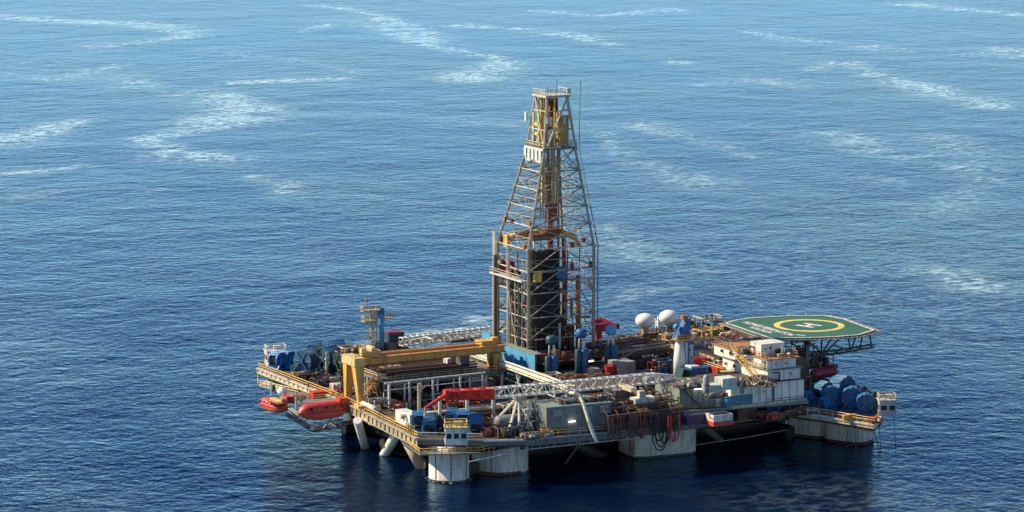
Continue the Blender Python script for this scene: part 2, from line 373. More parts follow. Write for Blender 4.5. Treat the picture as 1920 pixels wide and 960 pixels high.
# braces down to the pontoons
def brace(p, q, r, mat): return MB().tube(p, q, r, n=18).build('brace', mat, hull, True)
brace(Q(755, 806, 7.8), Q(801, 893, -1.8), 1.45, paint('brace_tan', (.66, .50, .34), .55, grime=.6))
brace(Q(752, 800, 7.8), Q(710, 872, -3), 1.1, column); brace(Q(670, 788, 7.8), Q(690, 856, -2.5), .95, column)
brace((30, 6, 7.6), (52, 8, -4), 1.3, dark); brace((66, 4, 6.6), (76, 8, 0), .8, midg)
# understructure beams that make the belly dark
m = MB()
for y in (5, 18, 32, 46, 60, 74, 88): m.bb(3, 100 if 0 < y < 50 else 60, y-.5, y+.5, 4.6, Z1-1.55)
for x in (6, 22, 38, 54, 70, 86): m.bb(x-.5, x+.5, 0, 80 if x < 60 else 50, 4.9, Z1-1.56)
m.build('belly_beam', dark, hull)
MB().prism([(8, 6), (40, 4), (90, 4), (98, 10), (98, 50), (60, 78), (10, 88)], 3.9, 4.4).build('belly_plate', dark, hull)  # closed dark sheet added to keep the water under the hull dark
for y in (14, 34, 54): MB().tube((5, y, 1.2), (96, y, 1.2), 1.5, n=12).build('horizontal_brace', dark, hull)  # dark tubes, both ways, added to block the bright horizon under the hull
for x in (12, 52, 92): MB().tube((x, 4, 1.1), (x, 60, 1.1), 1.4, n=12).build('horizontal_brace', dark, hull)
# service rail pipe slung below the front edge
m = MB(); fr = [Q(880, 866, 6.2), Q(985, 843, 6.2), Q(1190, 822, 6.2)]; m.path([V((p.x, p.y, 6.2)) for p in fr], .12)
for i in range(16):
    o = fr[1].lerp(fr[2], i/15); m.tube((o.x, o.y, 6.2), (o.x, o.y+.3, 7.8), .07, n=4)
m.build('hanging_service_pipe', palew, hull); m = MB(); m.path([Q(1306, 834, 4), Q(1400, 820, 4.2), Q(1475, 806, 4.6)], .05)
m.build('hanging_service_pipe', palew, hull)
m = MB()
for a, b in zip(deck_poly[3:7], deck_poly[4:8]):
    m.box(((a[0]+b[0])/2, (a[1]+b[1])/2-.42, Z1-.05), (math.dist(a, b), .14, .34), math.atan2(b[1]-a[1], b[0]-a[0]))
m.build('pale_edge_strip', palew, hull)
# main handrails
m = MB(); e = [V((p[0], p[1], Z1+.2)) for p in deck_poly]
m.rail([e[4]+V((0, .3, 0)), e[5], e[6]], 1.2, 2.4, .075); m.build('handrail', cryel, hull)
m = MB(); m.rail([e[0], e[1]+V((0, 0, 0))], 1.2, 1.6, .09); m.rail([e[1], e[2]], 1.2, 1.8, .09); m.build('handrail', yellow, hull)
m = MB(); m.rail([e[6], e[7], e[8], e[9]], 1.2, 1.6, .085); m.build('handrail', yellow, hull)
m = MB(); m.rail([e[2], e[3]], 1.2, 2.0, .08); m.build('handrail', cream, hull)
m = MB()
for k in range(9):      # spare board and stowed yellow kit along the near corner rail
    o = e[1].lerp(e[2], .86+.013*k); m.tube(o, o+V((random.uniform(-.5, .5), random.uniform(-.5, .5), 2.3)), .1, n=4)
m.build('corner_ladder', brightyel, hull)
# upper deck over the right half
up = [(47, -6.8), (66, -10.0), (79, -11.4), (85.5, -12.2), (88, 0), (98, 8), (98, 44), (84, 56), (62, 62), (62, 44), (47, 44)]
MB().prism(up, Z2-.45, Z2).build('upper_deck', deckm, hull)
for k in range(15):
    t = k/14; x = 48+36*t; y = -6.6-5.0*t; MB().tube((x, y, Z1), (x, y, Z2-.4), .16, n=5).build('deck_post', steel, hull)
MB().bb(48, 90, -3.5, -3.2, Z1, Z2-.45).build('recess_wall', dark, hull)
m = MB(); m.rail([V((47, -6.7, Z2)), V((66, -9.9, Z2)), V((79, -11.3, Z2)), V((85.4, -12.1, Z2)), V((88, 0, Z2))], 1.1, 2.4, .06); m.build('handrail', steel, hull)
# long rail-like edge strip of the upper deck
m = MB()
for a, b in zip(up[:4], up[1:4]): c = ((a[0]+b[0])/2, (a[1]+b[1])/2, Z2-.22); m.box((c[0], c[1]-.15, c[2]), (math.dist(a, b), .3, .5), math.atan2(b[1]-a[1], b[0]-a[0]))
m.build('deck_edge_strip', greeng, hull)

# lower balconies under the three winch corners
def balcony(pts, z, depth_to, label, mat, rmat):
    t = thing('corner_balcony', label, 'balcony', pts[0])
    poly = [(p.x, p.y) for p in pts]
    MB().prism(poly, z-.25, z).build('floor', mat, t)
    k = len(pts)-1
    m = MB(); m.rail([V((p.x, p.y, z)) for p in pts[:k]], 1.2, 1.5, .11); m.build('railing', rmat, t)
    for p in pts[:k]: MB().tube((p.x, p.y, z), (p.x+.1, p.y+.3, depth_to), .14, n=5).build('hanger_post', rmat, t)
    return t
balcony([Q(752, 826, 6.6), Q(787, 852, 6.6), Q(897, 850, 6.6), Q(985, 833, 6.6), Q(985, 822, 6.6), Q(820, 822, 6.6)], 6.6, 8.0, 'lower yellow railed balcony wrapped round the top of the nearest round column', midg, yellow)
balcony([Q(484, 722, 6.6), Q(560, 740, 6.6), Q(575, 728, 6.6), Q(500, 712, 6.6)], 6.6, 9.0, 'small cream hanging balcony below the far left corner rail', cream, cryel)
balcony([Q(1585, 800, 6.2), Q(1637, 809, 6.2), Q(1650, 800, 6.2), Q(1655, 790, 6.2), Q(1600, 782, 6.2)], 6.2, 8.4, 'orange railed balcony hanging under the right hand winch corner', cream, dorange)
for (px, py), (qx, qy), lb in (((1570, 781), (1592, 800), 'pale diagonal strut beneath the right hand winch corner'),):
    lonely(MB().tube(Q(px, py, 8), Q(qx, qy, 6.3), .16).build('strut', cream), lb, 'strut')
t = thing('mooring_chains', 'thin dark mooring wires dropping from the right hand corner into the sea', 'mooring wires', Q(1605, 805, 7))
for px, py, qx, qy in ((1603, 806, 1606, 875), (1638, 806, 1650, 850), (1648, 790, 1652, 850), (1676, 775, 1680, 842), (1590, 806, 1585, 840)):
    MB().tube(Q(px, py, 7), Q(qx, qy, -1), .09, n=4).build('wire', dark, t)

# thin broken foam where the swell washes round the columns
rd = random.Random(77); m = MB()
def fpatch(x, y, r_, el=1.0):
    k = 7; vs = [(x, y, .05)]; a0 = rd.uniform(0, 6)
    for i in range(k): t_ = a0+6.283*i/k; q_ = r_*rd.uniform(.4, 1.2); vs.append((x+q_*el*math.cos(t_), y+q_*math.sin(t_), .03))
    m.add(vs, [(0, 1+i, 1+(i+1) % k) for i in range(k)])
for (x, y, r_) in ((c1.x, c1.y, 4.35), (c2.x+1, c2.y+1, 6.1)):
    for i in range(46): t_ = rd.uniform(0, 6.283); q_ = r_+abs(rd.gauss(0, .35)); fpatch(x+q_*math.cos(t_), y+q_*math.sin(t_), rd.uniform(.08, .34), 1.6)
for (x0, y0), (x1, y1) in (((1192, 862), (1308, 852)), ((1464, 819), (1540, 828)), ((1538, 829), (1614, 838))):
    for i in range(26): t_ = rd.random(); p = Q(x0+(x1-x0)*t_, y0+(y1-y0)*t_+rd.uniform(0, 3), 0); fpatch(p.x, p.y, rd.uniform(.08, .35), 1.6)
fo = m.build('sea_foam', paint('foam_white', (.45, .52, .52), .8, grime=.3)); fo['kind'] = 'stuff'
# ------------------------------------------------------------------ derrick
DZ = 16.6; F0 = V((43.6, 38.2, DZ)); S0 = 14.6
ctr = V((F0.x+S0/2, F0.y+S0/2, 0))
def fit(z, px_left, px_right):  # half width of the tower whose left and right corners show at these columns
    return None
ZC = 62.8; crc = V((F0.x+9.8, ctr.y, 0))
def corner(i, z):   # 0 front, 1 right, 2 back, 3 left
    t = max(0, (z-41)/(ZC-41)); hx = 8.4+(3.95-8.4)*t; hy = 7.3+(3.95-7.3)*t; c = F0.x+8.4+1.4*t
    return V((c+(-hx, hx, hx, -hx)[i], ctr.y+(-hy, -hy, hy, hy)[i], z))
sub = thing('derrick_substructure', 'big light blue steel base box below the drilling derrick', 'drill floor base', (F0.x, F0.y, Z1))
MB().bb(F0.x-1.6, F0.x-1.2, F0.y-6, F0.y+8.5, 12.0, 18.3).build('side_panel', lblue, sub)
MB().bb(F0.x-1.1, F0.x+16.5, F0.y-4.5, F0.y+16.5, 15.2, 16.5).build('floor', dark, sub)
MB().bb(F0.x-1.7, F0.x+.2, F0.y-6.2, F0.y+8.7, 18.3, 18.55).build('top_flange', greeng, sub)
MB().bb(F0.x-1.0, F0.x+15, F0.y+1, F0.y+15, Z1, 15.2).build('cellar_block', dark, sub)
MB().bb(F0.x-1.6, F0.x-.9, F0.y+15.5, F0.y+19.5, 13, 19.5).build('side_panel', lblue, sub)
MB().bb(F0.x-3.5, F0.x-3.0, F0.y+1, F0.y+12.5, 14, 17.3).build('side_panel', lblue, sub)
m = MB(); m.rail([V((F0.x-1, F0.y-5.8, 16.5)), V((F0.x+16, F0.y-5.8, 16.5)), V((F0.x+16, F0.y+10, 16.5))], 1.2, 1.8, .08); m.build('railing', dorange, sub)
MB().bb(F0.x-.9, F0.x+16, F0.y-6, F0.y-4.5, 16.2, 16.45).build('walkway', rust, sub)
derrick = thing('drilling_derrick', 'tall tapering steel lattice derrick with a yellow crown standing over the middle of the rig', 'derrick', (ctr.x, ctr.y, DZ))
lev = [DZ, 20.5, 25.5, 31, 36, 41, 46, 50, 54, 58, ZC]
ldm = paint('derrick_leg', (.37, .32, .22), .5, grime=.5); braces = paint('derrick_brace', (.40, .36, .27), .5, grime=.6)
for i in range(4):
    m = MB(); m.tube(corner(i, DZ), corner(i, 41), .36, n=6); m.tube(corner(i, 41), corner(i, ZC), .31, n=6)
    for z in lev: m.box(corner(i, z), (.85, .85, .4))
    m.build('leg', ldm, derrick)
for i in range(4):
    j = (i+1) % 4; m = MB(); mb = MB()
    for k, z in enumerate(lev[1:-1]):
        m.tube(corner(i, z), corner(j, z), .15, n=5)
        if k < len(lev)-2:
            z1 = lev[k+2]; mid = (corner(i, z1)+corner(j, z1))/2
            if z < 40: mb.tube(corner(i, z), mid, .14, n=5); mb.tube(corner(j, z), mid, .14, n=5)
            else: mb.tube(corner(i, z), corner(j, z1), .12, n=5); mb.tube(corner(j, z), corner(i, z1), .12, n=5)
        if z < 62 and k < len(lev)-2:
            zm = (z+lev[k+2])/2; m.tube(corner(i, zm), corner(j, zm), .06, n=4); p_ = corner(i, z).lerp(corner(j, z), .3); q_ = corner(i, z).lerp(corner(j, z), .7); r_ = corner(i, zm).lerp(corner(j, zm), .5)
            mb.tube(corner(i, z).lerp(corner(j, z), .5), corner(i, zm), .055, n=4); mb.tube(corner(i, z).lerp(corner(j, z), .5), corner(j, zm), .055, n=4)
            mb.tube(p_, r_, .06, n=4); mb.tube(q_, r_, .06, n=4)
    m.build('girt', paint('girt_pale', (.60, .56, .44), .5, grime=.5) if i == 3 else braces, derrick); mb.build('bracing', braces if i != 3 else steel, derrick)
# crown
cp = MB(); h = 4.3
cp.bb(crc.x-h, crc.x+h, crc.y-h, crc.y+h, ZC, ZC+.4); cp.build('crown_deck', midg, derrick)
m = MB(); sq = [V((crc.x-h, crc.y+h, ZC+.4)), V((crc.x-h, crc.y-h, ZC+.4)), V((crc.x+h, crc.y-h, ZC+.4)), V((crc.x+h, crc.y+h, ZC+.4)), V((crc.x-h, crc.y+h, ZC+.4))]
m.rail(sq, 1.2, 1.4, .08); m.build('crown_railing', cream, derrick)
m = MB()
for k in range(5): y = crc.y-h+.8+k*1.75; m.bb(crc.x-h-.35, crc.x-h-.1, y, y+1.0, ZC-2.6, ZC-.1)
m.bb(crc.x-h-.3, crc.x-h, crc.y-h, crc.y+h, ZC-2.9, ZC-2.6); m.bb(crc.x-h-.3, crc.x-h, crc.y-h, crc.y+h, ZC-.1, ZC+.35); m.build('crown_side_panel', palew, derrick)
ZT = 74.5
tp = lambda sx_, sy_: V((crc.x+sx_*2.7, crc.y+sy_*2.7, ZT))
for sx_, sy_ in ((-1, -1), (-1, 1), (1, -1), (1, 1)):
    m = MB(); m.tube((crc.x+sx_*4.1, crc.y+sy_*4.1, ZC), tp(sx_, sy_), .24, n=6); m.build('crown_leg', cream, derrick)
m = MB()
m.tube((crc.x-4.1, crc.y-4.1, ZC), tp(-1, 1), .2); m.tube((crc.x-3.6, crc.y-4.1, ZC), tp(1, -1), .24); m.tube((crc.x+4, crc.y-4, ZC), V((crc.x+2.2, crc.y-2.7, ZT)), .14)
m.tube((crc.x+4.1, crc.y+4.1, ZC), tp(-1, 1), .2)
m.build('crown_brace', cream, derrick)
MB().bb(crc.x-3.2, crc.x+3.2, crc.y-3.2, crc.y+3.2, ZT, ZT+.5).build('top_deck', cream, derrick)
m = MB(); m.rail([V((crc.x-3.2, crc.y+3.2, ZT+.5)), V((crc.x-3.2, crc.y-3.2, ZT+.5)), V((crc.x+3.2, crc.y-3.2, ZT+.5)), V((crc.x+3.2, crc.y+3.2, ZT+.5)), V((crc.x-3.2, crc.y+3.2, ZT+.5))], 1.2, 1.3, .07)
m.build('top_railing', palew, derrick)
# yellow crown machinery
m = MB()
m.bb(crc.x-2.2, crc.x-1.6, crc.y+.8, crc.y+1.6, ZC+.4, ZT); m.bb(crc.x-1.2, crc.x-.4, crc.y+.6, crc.y+1.4, ZC+.4, ZT)
for z in (ZC+3, ZC+5.2): m.bb(crc.x-3.6, crc.x-3.2, crc.y-.6, crc.y+2.2, z, z+.6)
m.bb(crc.x-3.6, crc.x-3.2, crc.y+1.8, crc.y+2.3, ZC, ZC+8); m.bb(crc.x-3.6, crc.x-3.2, crc.y-.7, crc.y-.2, ZC, ZC+8)
m.build('crown_block_frame', brightyel, derrick)
m = MB()
for k in range(5): m.bb(crc.x+.2+k*.62, crc.x+.6+k*.62, crc.y-2.6, crc.y-2.2, ZC+.4, ZC+7.5-(k % 2)*.5)
for k in range(4): m.bb(crc.x+.4+k*.7, crc.x+.75+k*.7, crc.y+.4, crc.y+.8, ZC+.4, ZC+8)
m.bb(crc.x, crc.x+3, crc.y-2.4, crc.y+.6, ZC+3.4, ZC+3.7); m.bb(crc.x, crc.x+3, crc.y-2.7, crc.y-2.2, ZC+7, ZC+7.4); m.bb(crc.x-.6, crc.x-.3, crc.y-2.5, crc.y-2.2, ZC, ZT)
m.build('crown_sheave_guides', yellow, derrick)
m = MB()
for k in range(4): m.lathe((crc.x-.9+k*.6, crc.y, ZC+9.2), [(1.3, -.16), (1.3, .16)], 18, 'X')
m.bb(crc.x-1.4, crc.x+1.6, crc.y-.2, crc.y+.2, ZC+9, ZC+11.2); m.build('crown_sheave', dorange, derrick)
MB().tube((crc.x+1.1, crc.y-.5, ZT+.5), (crc.x+1.1, crc.y-.5, ZT+3.6), .12).tube((crc.x-1, crc.y, ZT), (crc.x-1, crc.y, ZT+2.4), .12).build('mast_aerial', lblue, derrick)
MB().bb(crc.x+2.2, crc.x+3, crc.y-3.4, crc.y-3, ZT+.8, ZT+2).build('aerial_box', palew, derrick); MB().bb(crc.x-4.6, crc.x-4.1, crc.y+3.6, crc.y+4.3, ZC+6, ZC+8).build('aerial_box', palew, derrick)
rd = random.Random(8)
for k in range(22):
    x = crc.x+rd.uniform(-3.2, 3.2); y = ctr.y+rd.uniform(-3.2, 3.2); z0 = ZC+rd.uniform(.4, 9); MB().box((x, y, z0), (rd.uniform(.3, 1.0), rd.uniform(.3, 1.0), rd.uniform(.4, 1.6))).build('crown_fitting', rd.choice((cream, rust, brown, yellow, palew, dorange)), derrick)
for k in range(10):
    x = crc.x+rd.uniform(-3, 3); y = ctr.y+rd.uniform(-3, 3); MB().tube((x, y, ZC), (x+rd.uniform(-.3, .3), y, ZC+rd.uniform(6, 13)), .1, n=4).build('crown_pipe', rd.choice((cream, palew, yellow, brown)), derrick)
for z in (ZC+4.4, ZC+8.6):
    m = MB(); t_ = (z-ZC)/(ZT-ZC); hh = 4.1+(2.7-4.1)*t_
    for (x0, y0), (x1, y1) in (((-1, 1), (-1, -1)), ((-1, -1), (1, -1)), ((1, -1), (1, 1)), ((1, 1), (-1, 1))): m.tube((crc.x+x0*hh, ctr.y+y0*hh, z), (crc.x+x1*hh, ctr.y+y1*hh, z), .12, n=4)
    m.build('crown_ring_beam', cream, derrick)
# travelling gear, guide rails, drill lines
m = MB()
for dx in (-1.2, 1.4): m.bb(crc.x+dx-.18, crc.x+dx+.18, crc.y-1.0, crc.y-.6, DZ+10, ZC)
m.build('guide_rail', dorange, derrick)
m = MB()
for dx in (-2.2, 0.4, 1.9): m.bb(crc.x+dx-.35, crc.x+dx+.35, crc.y-.3, crc.y+.3, 50, ZC)
m.build('compensator_cylinder', brightyel, derrick)
m = MB(); m.bb(crc.x-.9, crc.x+1.2, crc.y-.6, crc.y+.6, 46, 50); m.bb(crc.x-1.5, crc.x+1.7, crc.y-.3, crc.y+.3, 49.2, 49.9); m.tube((crc.x, crc.y, 40), (crc.x, crc.y, 46), .5, n=8); m.build('travelling_block', dred, derrick)
m = MB()
for k in range(7): m.tube((crc.x-1.0+k*.35, crc.y+.3, 49), (crc.x-1.0+k*.35, crc.y+.3, ZC+8), .07, n=4)
m.build('drill_line', steel, derrick)
# hanging hoses, ladders and service pipes inside the tower
rd = random.Random(2)
for k in range(34):
    x = ctr.x+rd.uniform(-6.4, 7.5); y = ctr.y+rd.uniform(-6.2, 6.5); z0 = DZ+rd.uniform(0, 6); z1 = rd.uniform(27, 44); mt = rd.choice((rust, brown, dark, steel, dorange, brown, palew, dred, braces))
    MB().path([V((x, y, z0)), V((x+rd.uniform(-.6, .6), y, (z0+z1)/2)), V((x+rd.uniform(-.4, .4), y, z1))], rd.choice((.1, .14, .2, .28)), 5).build('service_pipe', mt, derrick)
for k in range(12):
    x = crc.x+rd.uniform(-3, 3.4); y = ctr.y+rd.uniform(-3, 3); z0 = rd.uniform(44, 50); MB().tube((x, y, z0), (x+rd.uniform(-.3, .3), y, rd.uniform(56, 62.5)), rd.choice((.1, .14, .2)), n=5).build('service_pipe', rd.choice((rust, brown, cream, steel, yellow)), derrick)
for k in range(26):
    i = rd.randrange(4); z = rd.choice(lev[1:7])+rd.uniform(0, 1); p = corner(i, z).lerp(corner((i+1) % 4, z), rd.random()); MB().box(p, (rd.uniform(.5, 1.5), rd.uniform(.4, 1.2), rd.uniform(.5, 1.6))).build('tower_fitting', rd.choice((rust, brown, dred, midg, dorange, cream, dark)), derrick)
for k in range(14):
    x = ctr.x+rd.uniform(-5.5, 6.5); y = ctr.y+rd.uniform(-6, 5); MB().box((x, y, DZ+rd.uniform(1, 4)), (rd.uniform(.8, 2.2), rd.uniform(.8, 2), rd.uniform(1, 3))).build('floor_machinery', rd.choice((rust, brown, dred, dark, midg, dorange)), derrick)
# fingerboard, racking arms, monkey board
zf = 42.5
m = MB()
m.bb(ctr.x-6.6, ctr.x-2.5, ctr.y+1.5, ctr.y+3.0, zf, zf+.9); m.bb(ctr.x-7.2, ctr.x-6.4, ctr.y+3, ctr.y+5, zf-2.2, zf+.6)
m.tube((ctr.x-6.8, ctr.y+4.6, zf-1.8), (ctr.x-5.2, ctr.y+2.2, zf+1.0), .55); m.tube((ctr.x-5.2, ctr.y+2.2, zf+1.0), (ctr.x+3.4, ctr.y-1.2, zf+1.4), .62)
m.tube((ctr.x+3.4, ctr.y-1.2, zf+1.6), (ctr.x+6.4, ctr.y-4, zf+.2), .6); m.tube((ctr.x+6.4, ctr.y-4, zf+.2), (ctr.x+7.2, ctr.y-4.6, zf-2.0), .5)
m.build('racking_arm', yellow, derrick)
m = MB(); m.bb(ctr.x-4, ctr.x+3, ctr.y-3.2, ctr.y-1.2, zf-.2, zf+1.2); m.bb(ctr.x-1, ctr.x+3.2, ctr.y-3.6, ctr.y-1, zf+1.2, zf+2.2); m.build('racking_carriage', rust, derrick)
m = MB(); m.bb(ctr.x-6.5, ctr.x+6.5, ctr.y-6.5, ctr.y-5.2, 35.4, 35.65); m.bb(ctr.x-6.5, ctr.x-5.2, ctr.y-6.5, ctr.y+6.5, 35.4, 35.65); m.bb(ctr.x+3.5, ctr.x+6.5, ctr.y-6.5, ctr.y+3, 33.1, 33.35)
m.build('finger_board', midg, derrick)
m = MB(); m.bb(ctr.x-8.4, ctr.x-6.9, ctr.y-6, ctr.y+9.5, 33.6, 33.9); m.build('outer_walkway', palew, derrick)
m = MB(); m.rail([V((ctr.x-8.4, ctr.y+9.5, 33.9)), V((ctr.x-8.4, ctr.y-6, 33.9))], 1.2, 1.6, .07); m.build('walkway_railing', cream, derrick)
MB().bb(ctr.x-6.8, ctr.x-5.6, ctr.y+2.5, ctr.y+4.4, 33.9, 37).build('winch_cabin', dred, derrick); MB().bb(ctr.x-6.8, ctr.x-6, ctr.y+6, ctr.y+8, 34, 36.8).build('winch_cabin', dred, derrick)
m = MB(); m.bb(ctr.x-5.4, ctr.x-3.6, ctr.y-6.9, ctr.y-6, 33.6, 35.8); m.build('locker', yellow, derrick)
MB().bb(ctr.x+.2, ctr.x+3.0, ctr.y-6.9, ctr.y-6, 34, 36.6).build('operator_cabin', blue, derrick)
m = MB(); m.ball((ctr.x+1.5, ctr.y-6.6, 33.6), .9, .5, 10, 6); m.build('green_net_bundle', green, derrick)
# pipe stands: each rack a block of close-standing pipes
def stand_rack(x0, x1, y0, y1, z0, z1, mat, nm):
    m = MB(); y = y0
    while y < y1:
        x = x0
        while x < x1: m.tube((x, y, z0), (x+random.uniform(-.05, .05), y, z1-random.uniform(0, .5)), .17, n=5); x += .37
        y += .6
    return m.build(nm, mat, derrick)
dpipe = paint('drill_pipe_black', (.022, .021, .022), .55, .2, grime=.35, rust=(.07, .05, .04))
stand_rack(ctr.x-4.8, ctr.x+1.6, ctr.y-5.6, ctr.y-3.4, DZ+1.3, 40.4, dpipe, 'pipe_stand_rack')
stand_rack(ctr.x-5.4, ctr.x-3.2, ctr.y+3.2, ctr.y+5.0, DZ+1, 35, paint('drill_pipe_brown', (.075, .042, .026), .55, .2, grime=.4), 'pipe_stand_rack')
MB().bb(ctr.x-4.7, ctr.x+1.5, ctr.y-5.3, ctr.y-3.6, DZ+1, 40).build('pipe_stand_core', dpipe, derrick)
# side pipes: standpipes up the left face and hoses
for k, (y, mt, zt, rr) in enumerate(((2.4, palew, 41, .11), (1.6, cream, 41, .16), (.7, greeng, 36, .12), (-1.4, palew, 34, .1), (-2.6, steel, 40, .14), (-3.4, green, 33, .1), (-4.6, cream, 36, .09))):
    MB().path([V((ctr.x-7.6, ctr.y+y, DZ+.5)), V((ctr.x-7.5, ctr.y+y+.5*math.sin(k), 26)), V((ctr.x-7.6, ctr.y+y, zt))], rr).build('standpipe', mt, derrick)
MB().path([V((ctr.x-7.7, ctr.y+1.9, 32)), V((ctr.x-7.9, ctr.y-.5, 25)), V((ctr.x-7.9, ctr.y-3.2, DZ+1))], .13).build('hose', cream, derrick)
MB().bb(ctr.x-7.1, ctr.x-5, ctr.y+.5, ctr.y+2.3, DZ, 33.6).build('brown_duct', brown, derrick)
m = MB()
for k in range(7): z = DZ+.6+k*.9; m.bb(F0.x-.4, F0.x+1.2, F0.y-.8, F0.y+.2, z, z+.1)
m.tube((F0.x+1.6, F0.y-.6, DZ), (F0.x+1.6, F0.y-.6, DZ+7), .1); m.build('stair_tower', steel, derrick)
# orange iron roughneck frames on the right side
m = MB()
m.bb(ctr.x+3.2, ctr.x+6.6, ctr.y-5.8, ctr.y-5.2, 28.4, 28.9); m.bb(ctr.x+3.2, ctr.x+3.6, ctr.y-5.8, ctr.y-5.2, 24, 28.5); m.bb(ctr.x+6.2, ctr.x+6.9, ctr.y-5.9, ctr.y-5.0, DZ, 34)
m.bb(ctr.x+4.6, ctr.x+5.1, ctr.y-5.6, ctr.y-5.2, 24.5, 28.5); m.tube((ctr.x+6.5, ctr.y-6, DZ), (ctr.x+6.5, ctr.y-6, 26), .42, n=7); m.bb(ctr.x+6, ctr.x+9.6, ctr.y-6, ctr.y-4.8, 24.2, 24.5)
m.build('pipe_handling_mast', dorange, derrick)
m = MB(); m.bb(ctr.x+2.4, ctr.x+4.2, ctr.y-3.4, ctr.y-2, DZ, 24.6); m.bb(ctr.x+4.8, ctr.x+6, ctr.y-4.6, ctr.y-3, DZ, 22.5); m.build('racker_column', brown, derrick)
MB().bb(ctr.x+1.3, ctr.x+1.8, ctr.y-5.9, ctr.y-5.5, DZ+1, 23.5).build('white_hose_reel', palew, derrick)
for px, py in ((1026, 579),): MB().box(Q(px, py, 24.2)+V((0, 0, 0)), (.9, .4, .4)).build('floodlight', lamp, derrick)
m = MB(); m.tube(Q(1066, 620, 20), Q(1092, 640, 16.6), .2); m.tube(Q(1003, 622, 20.4), Q(1060, 619, 20.4), .16); m.build('skid_brace', steel, derrick)
for k in range(3): MB().bb(F0.x+.5+k*3.3, F0.x+2.6+k*3.3, F0.y-4.2, F0.y-2.4, 16.5, 17.9+.5*(k % 2)).build('floor_machinery', (dred, dorange, rust)[k], derrick)
# whip aerial beside the derrick
wa = thing('whip_aerial', 'very thin tall blue aerial line rising along the right side of the derrick', 'aerial', corner(1, 18))
w_ = corner(1, 18)+V((.9, -.3, 0))
MB().path([w_, V((w_.x, w_.y, 41)), Q(1087, 285, 59.5), Q(1086, 230, 66), Q(1088, 152, 74.8)], .13, 5).build('line', paint('aerial_blue', (.02, .10, .14), .5), wa)
# perforated pale ladder mast left of the derrick
lm = thing('pipe_ladder_mast', 'slender tan perforated mast standing close along the left side of the derrick', 'lattice mast', (ctr.x-7.7, ctr.y+8.6, 17))
q = Q(937, 600, 22); bx, by = ctr.x-7.7, ctr.y+8.3
m = MB()
for dy in (-.35, .35): m.tube((bx, by+dy, 17.5), (bx, by+dy, 43.6), .16, n=5)
m.build('upright', paint('mast_tan', (.55, .45, .30), .5), lm)
m = MB()
for k in range(58): m.box((bx, by, 18+k*.44), (.34, 1.5, .16))
m.build('rungs', cream, lm)
MB().bb(bx-.6, bx+.6, by-1.1, by-.55, 17, 38).build('casing', brown, lm)
MB().bb(bx-1, bx+1, by-1.6, by+1.2, 15, 19.2).build('foot', cream, lm)

# ------------------------------------------------------------------ riser tensioners
def tensioner(loc, label, capm, hs):
    t = thing('riser_tensioner', label, 'riser tensioner', loc, 'riser tensioner clusters in front of the derrick'); x, y, z = loc
    for k, (dx, dy) in enumerate(((-1.1, -.4), (.2, -.9), (1.2, .1))):
        MB().lathe((x+dx, y+dy, z), [(.62, 0), (.68, .2), (.68, hs-.2), (.5, hs)], 14).build('cylinder', teal if k != 1 else blue, t, True)
        MB().tube((x+dx*.8, y+dy*.8, z+hs), (x+dx*.6, y+dy*.6, z+hs+2.6), .17, n=7).build('rod', palew, t, True)
    m = MB(); m.lathe((x, y, z+hs+2.5), [(.9, 0), (1.25, .3), (1.25, 1.7), (.8, 2.0)], 14); m.build('sheave_head', capm, t, True)
    m = MB(); m.box((x, y, z+.15), (4, 3, .3)); m.box((x, y, z+hs*.55), (3.4, 2.4, .25)); m.build('frame', dark, t)
tensioner(Q(1034, 703, 14.2), 'teal twin cylinder tensioner nearest the blue base box', teal, 4.4)
tensioner(Q(1090, 700, 14.2), 'blue cylinder tensioner in the middle of the three before the derrick', blue, 5.6)
tensioner(Q(1145, 690, 14.2), 'slim blue cylinder tensioner right of the derrick by the red box', lblue, 5.2)

# ------------------------------------------------------------------ gantry crane
gan = thing('gantry_crane', 'orange yellow gantry crane spanning the pipe deck on splayed legs', 'gantry crane', (2, 42, Z1))
gy = 42.2
for dy in (-2.0, 2.0):
    MB().bb(1.2, 38.5, gy+dy-.35, gy+dy+.35, 18.3, 19.8).build('main_girder', orange, gan)
m = MB(); m.bb(1.0, 38.8, gy-2.4, gy+2.4, 18.05, 18.3); m.build('girder_flange', dorange, gan)
m = MB(); m.rail([V((1.2, gy-2.9, 19.8)), V((38.5, gy-2.9, 19.8))], 1.2, 2.6, .085); m.build('railing', orange, gan)
MB().bb(1.2, 38.5, gy-3.1, gy-2.4, 19.6, 19.8).build('walkway', dorange, gan)
for (y0, y1, mt) in ((gy-2.2, gy-3.4, cryel), (gy+2.2, gy+3.4, cryel)):
    m = MB(); w = 1.0
    m.add([(1.0, y0-w, 18.2), (1.0, y0+w, 18.2), (3.2, y0+w, 18.2), (3.2, y0-w, 18.2), (1.6, y1-.5, Z1+.9), (1.6, y1+.5, Z1+.9), (2.8, y1+.5, Z1+.9), (2.8, y1-.5, Z1+.9)],
          [(0, 1, 2, 3), (7, 6, 5, 4), (0, 4, 5, 1), (1, 5, 6, 2), (2, 6, 7, 3), (3, 7, 4, 0)]); m.build('leg', yellow, gan)
    MB().box((2.2, y1, Z1+.55), (2.2, 2.2, .9)).build('bogie', cryel, gan)
MB().bb(.8, 3.4, gy-3.4, gy+3.4, 18.2, 20.0).build('end_beam', cryel, gan)
m = MB(); m.bb(5, 8, gy-1.8, gy+1.8, 19.8, 21.0); m.lathe((6.5, gy, 21.2), [(.7, -1.4), (.7, 1.4)], 14, 'Y'); m.box((4, gy-1, 21), (1.2, 1.2, 1.6)); m.build('hoist_trolley', cryel, gan)
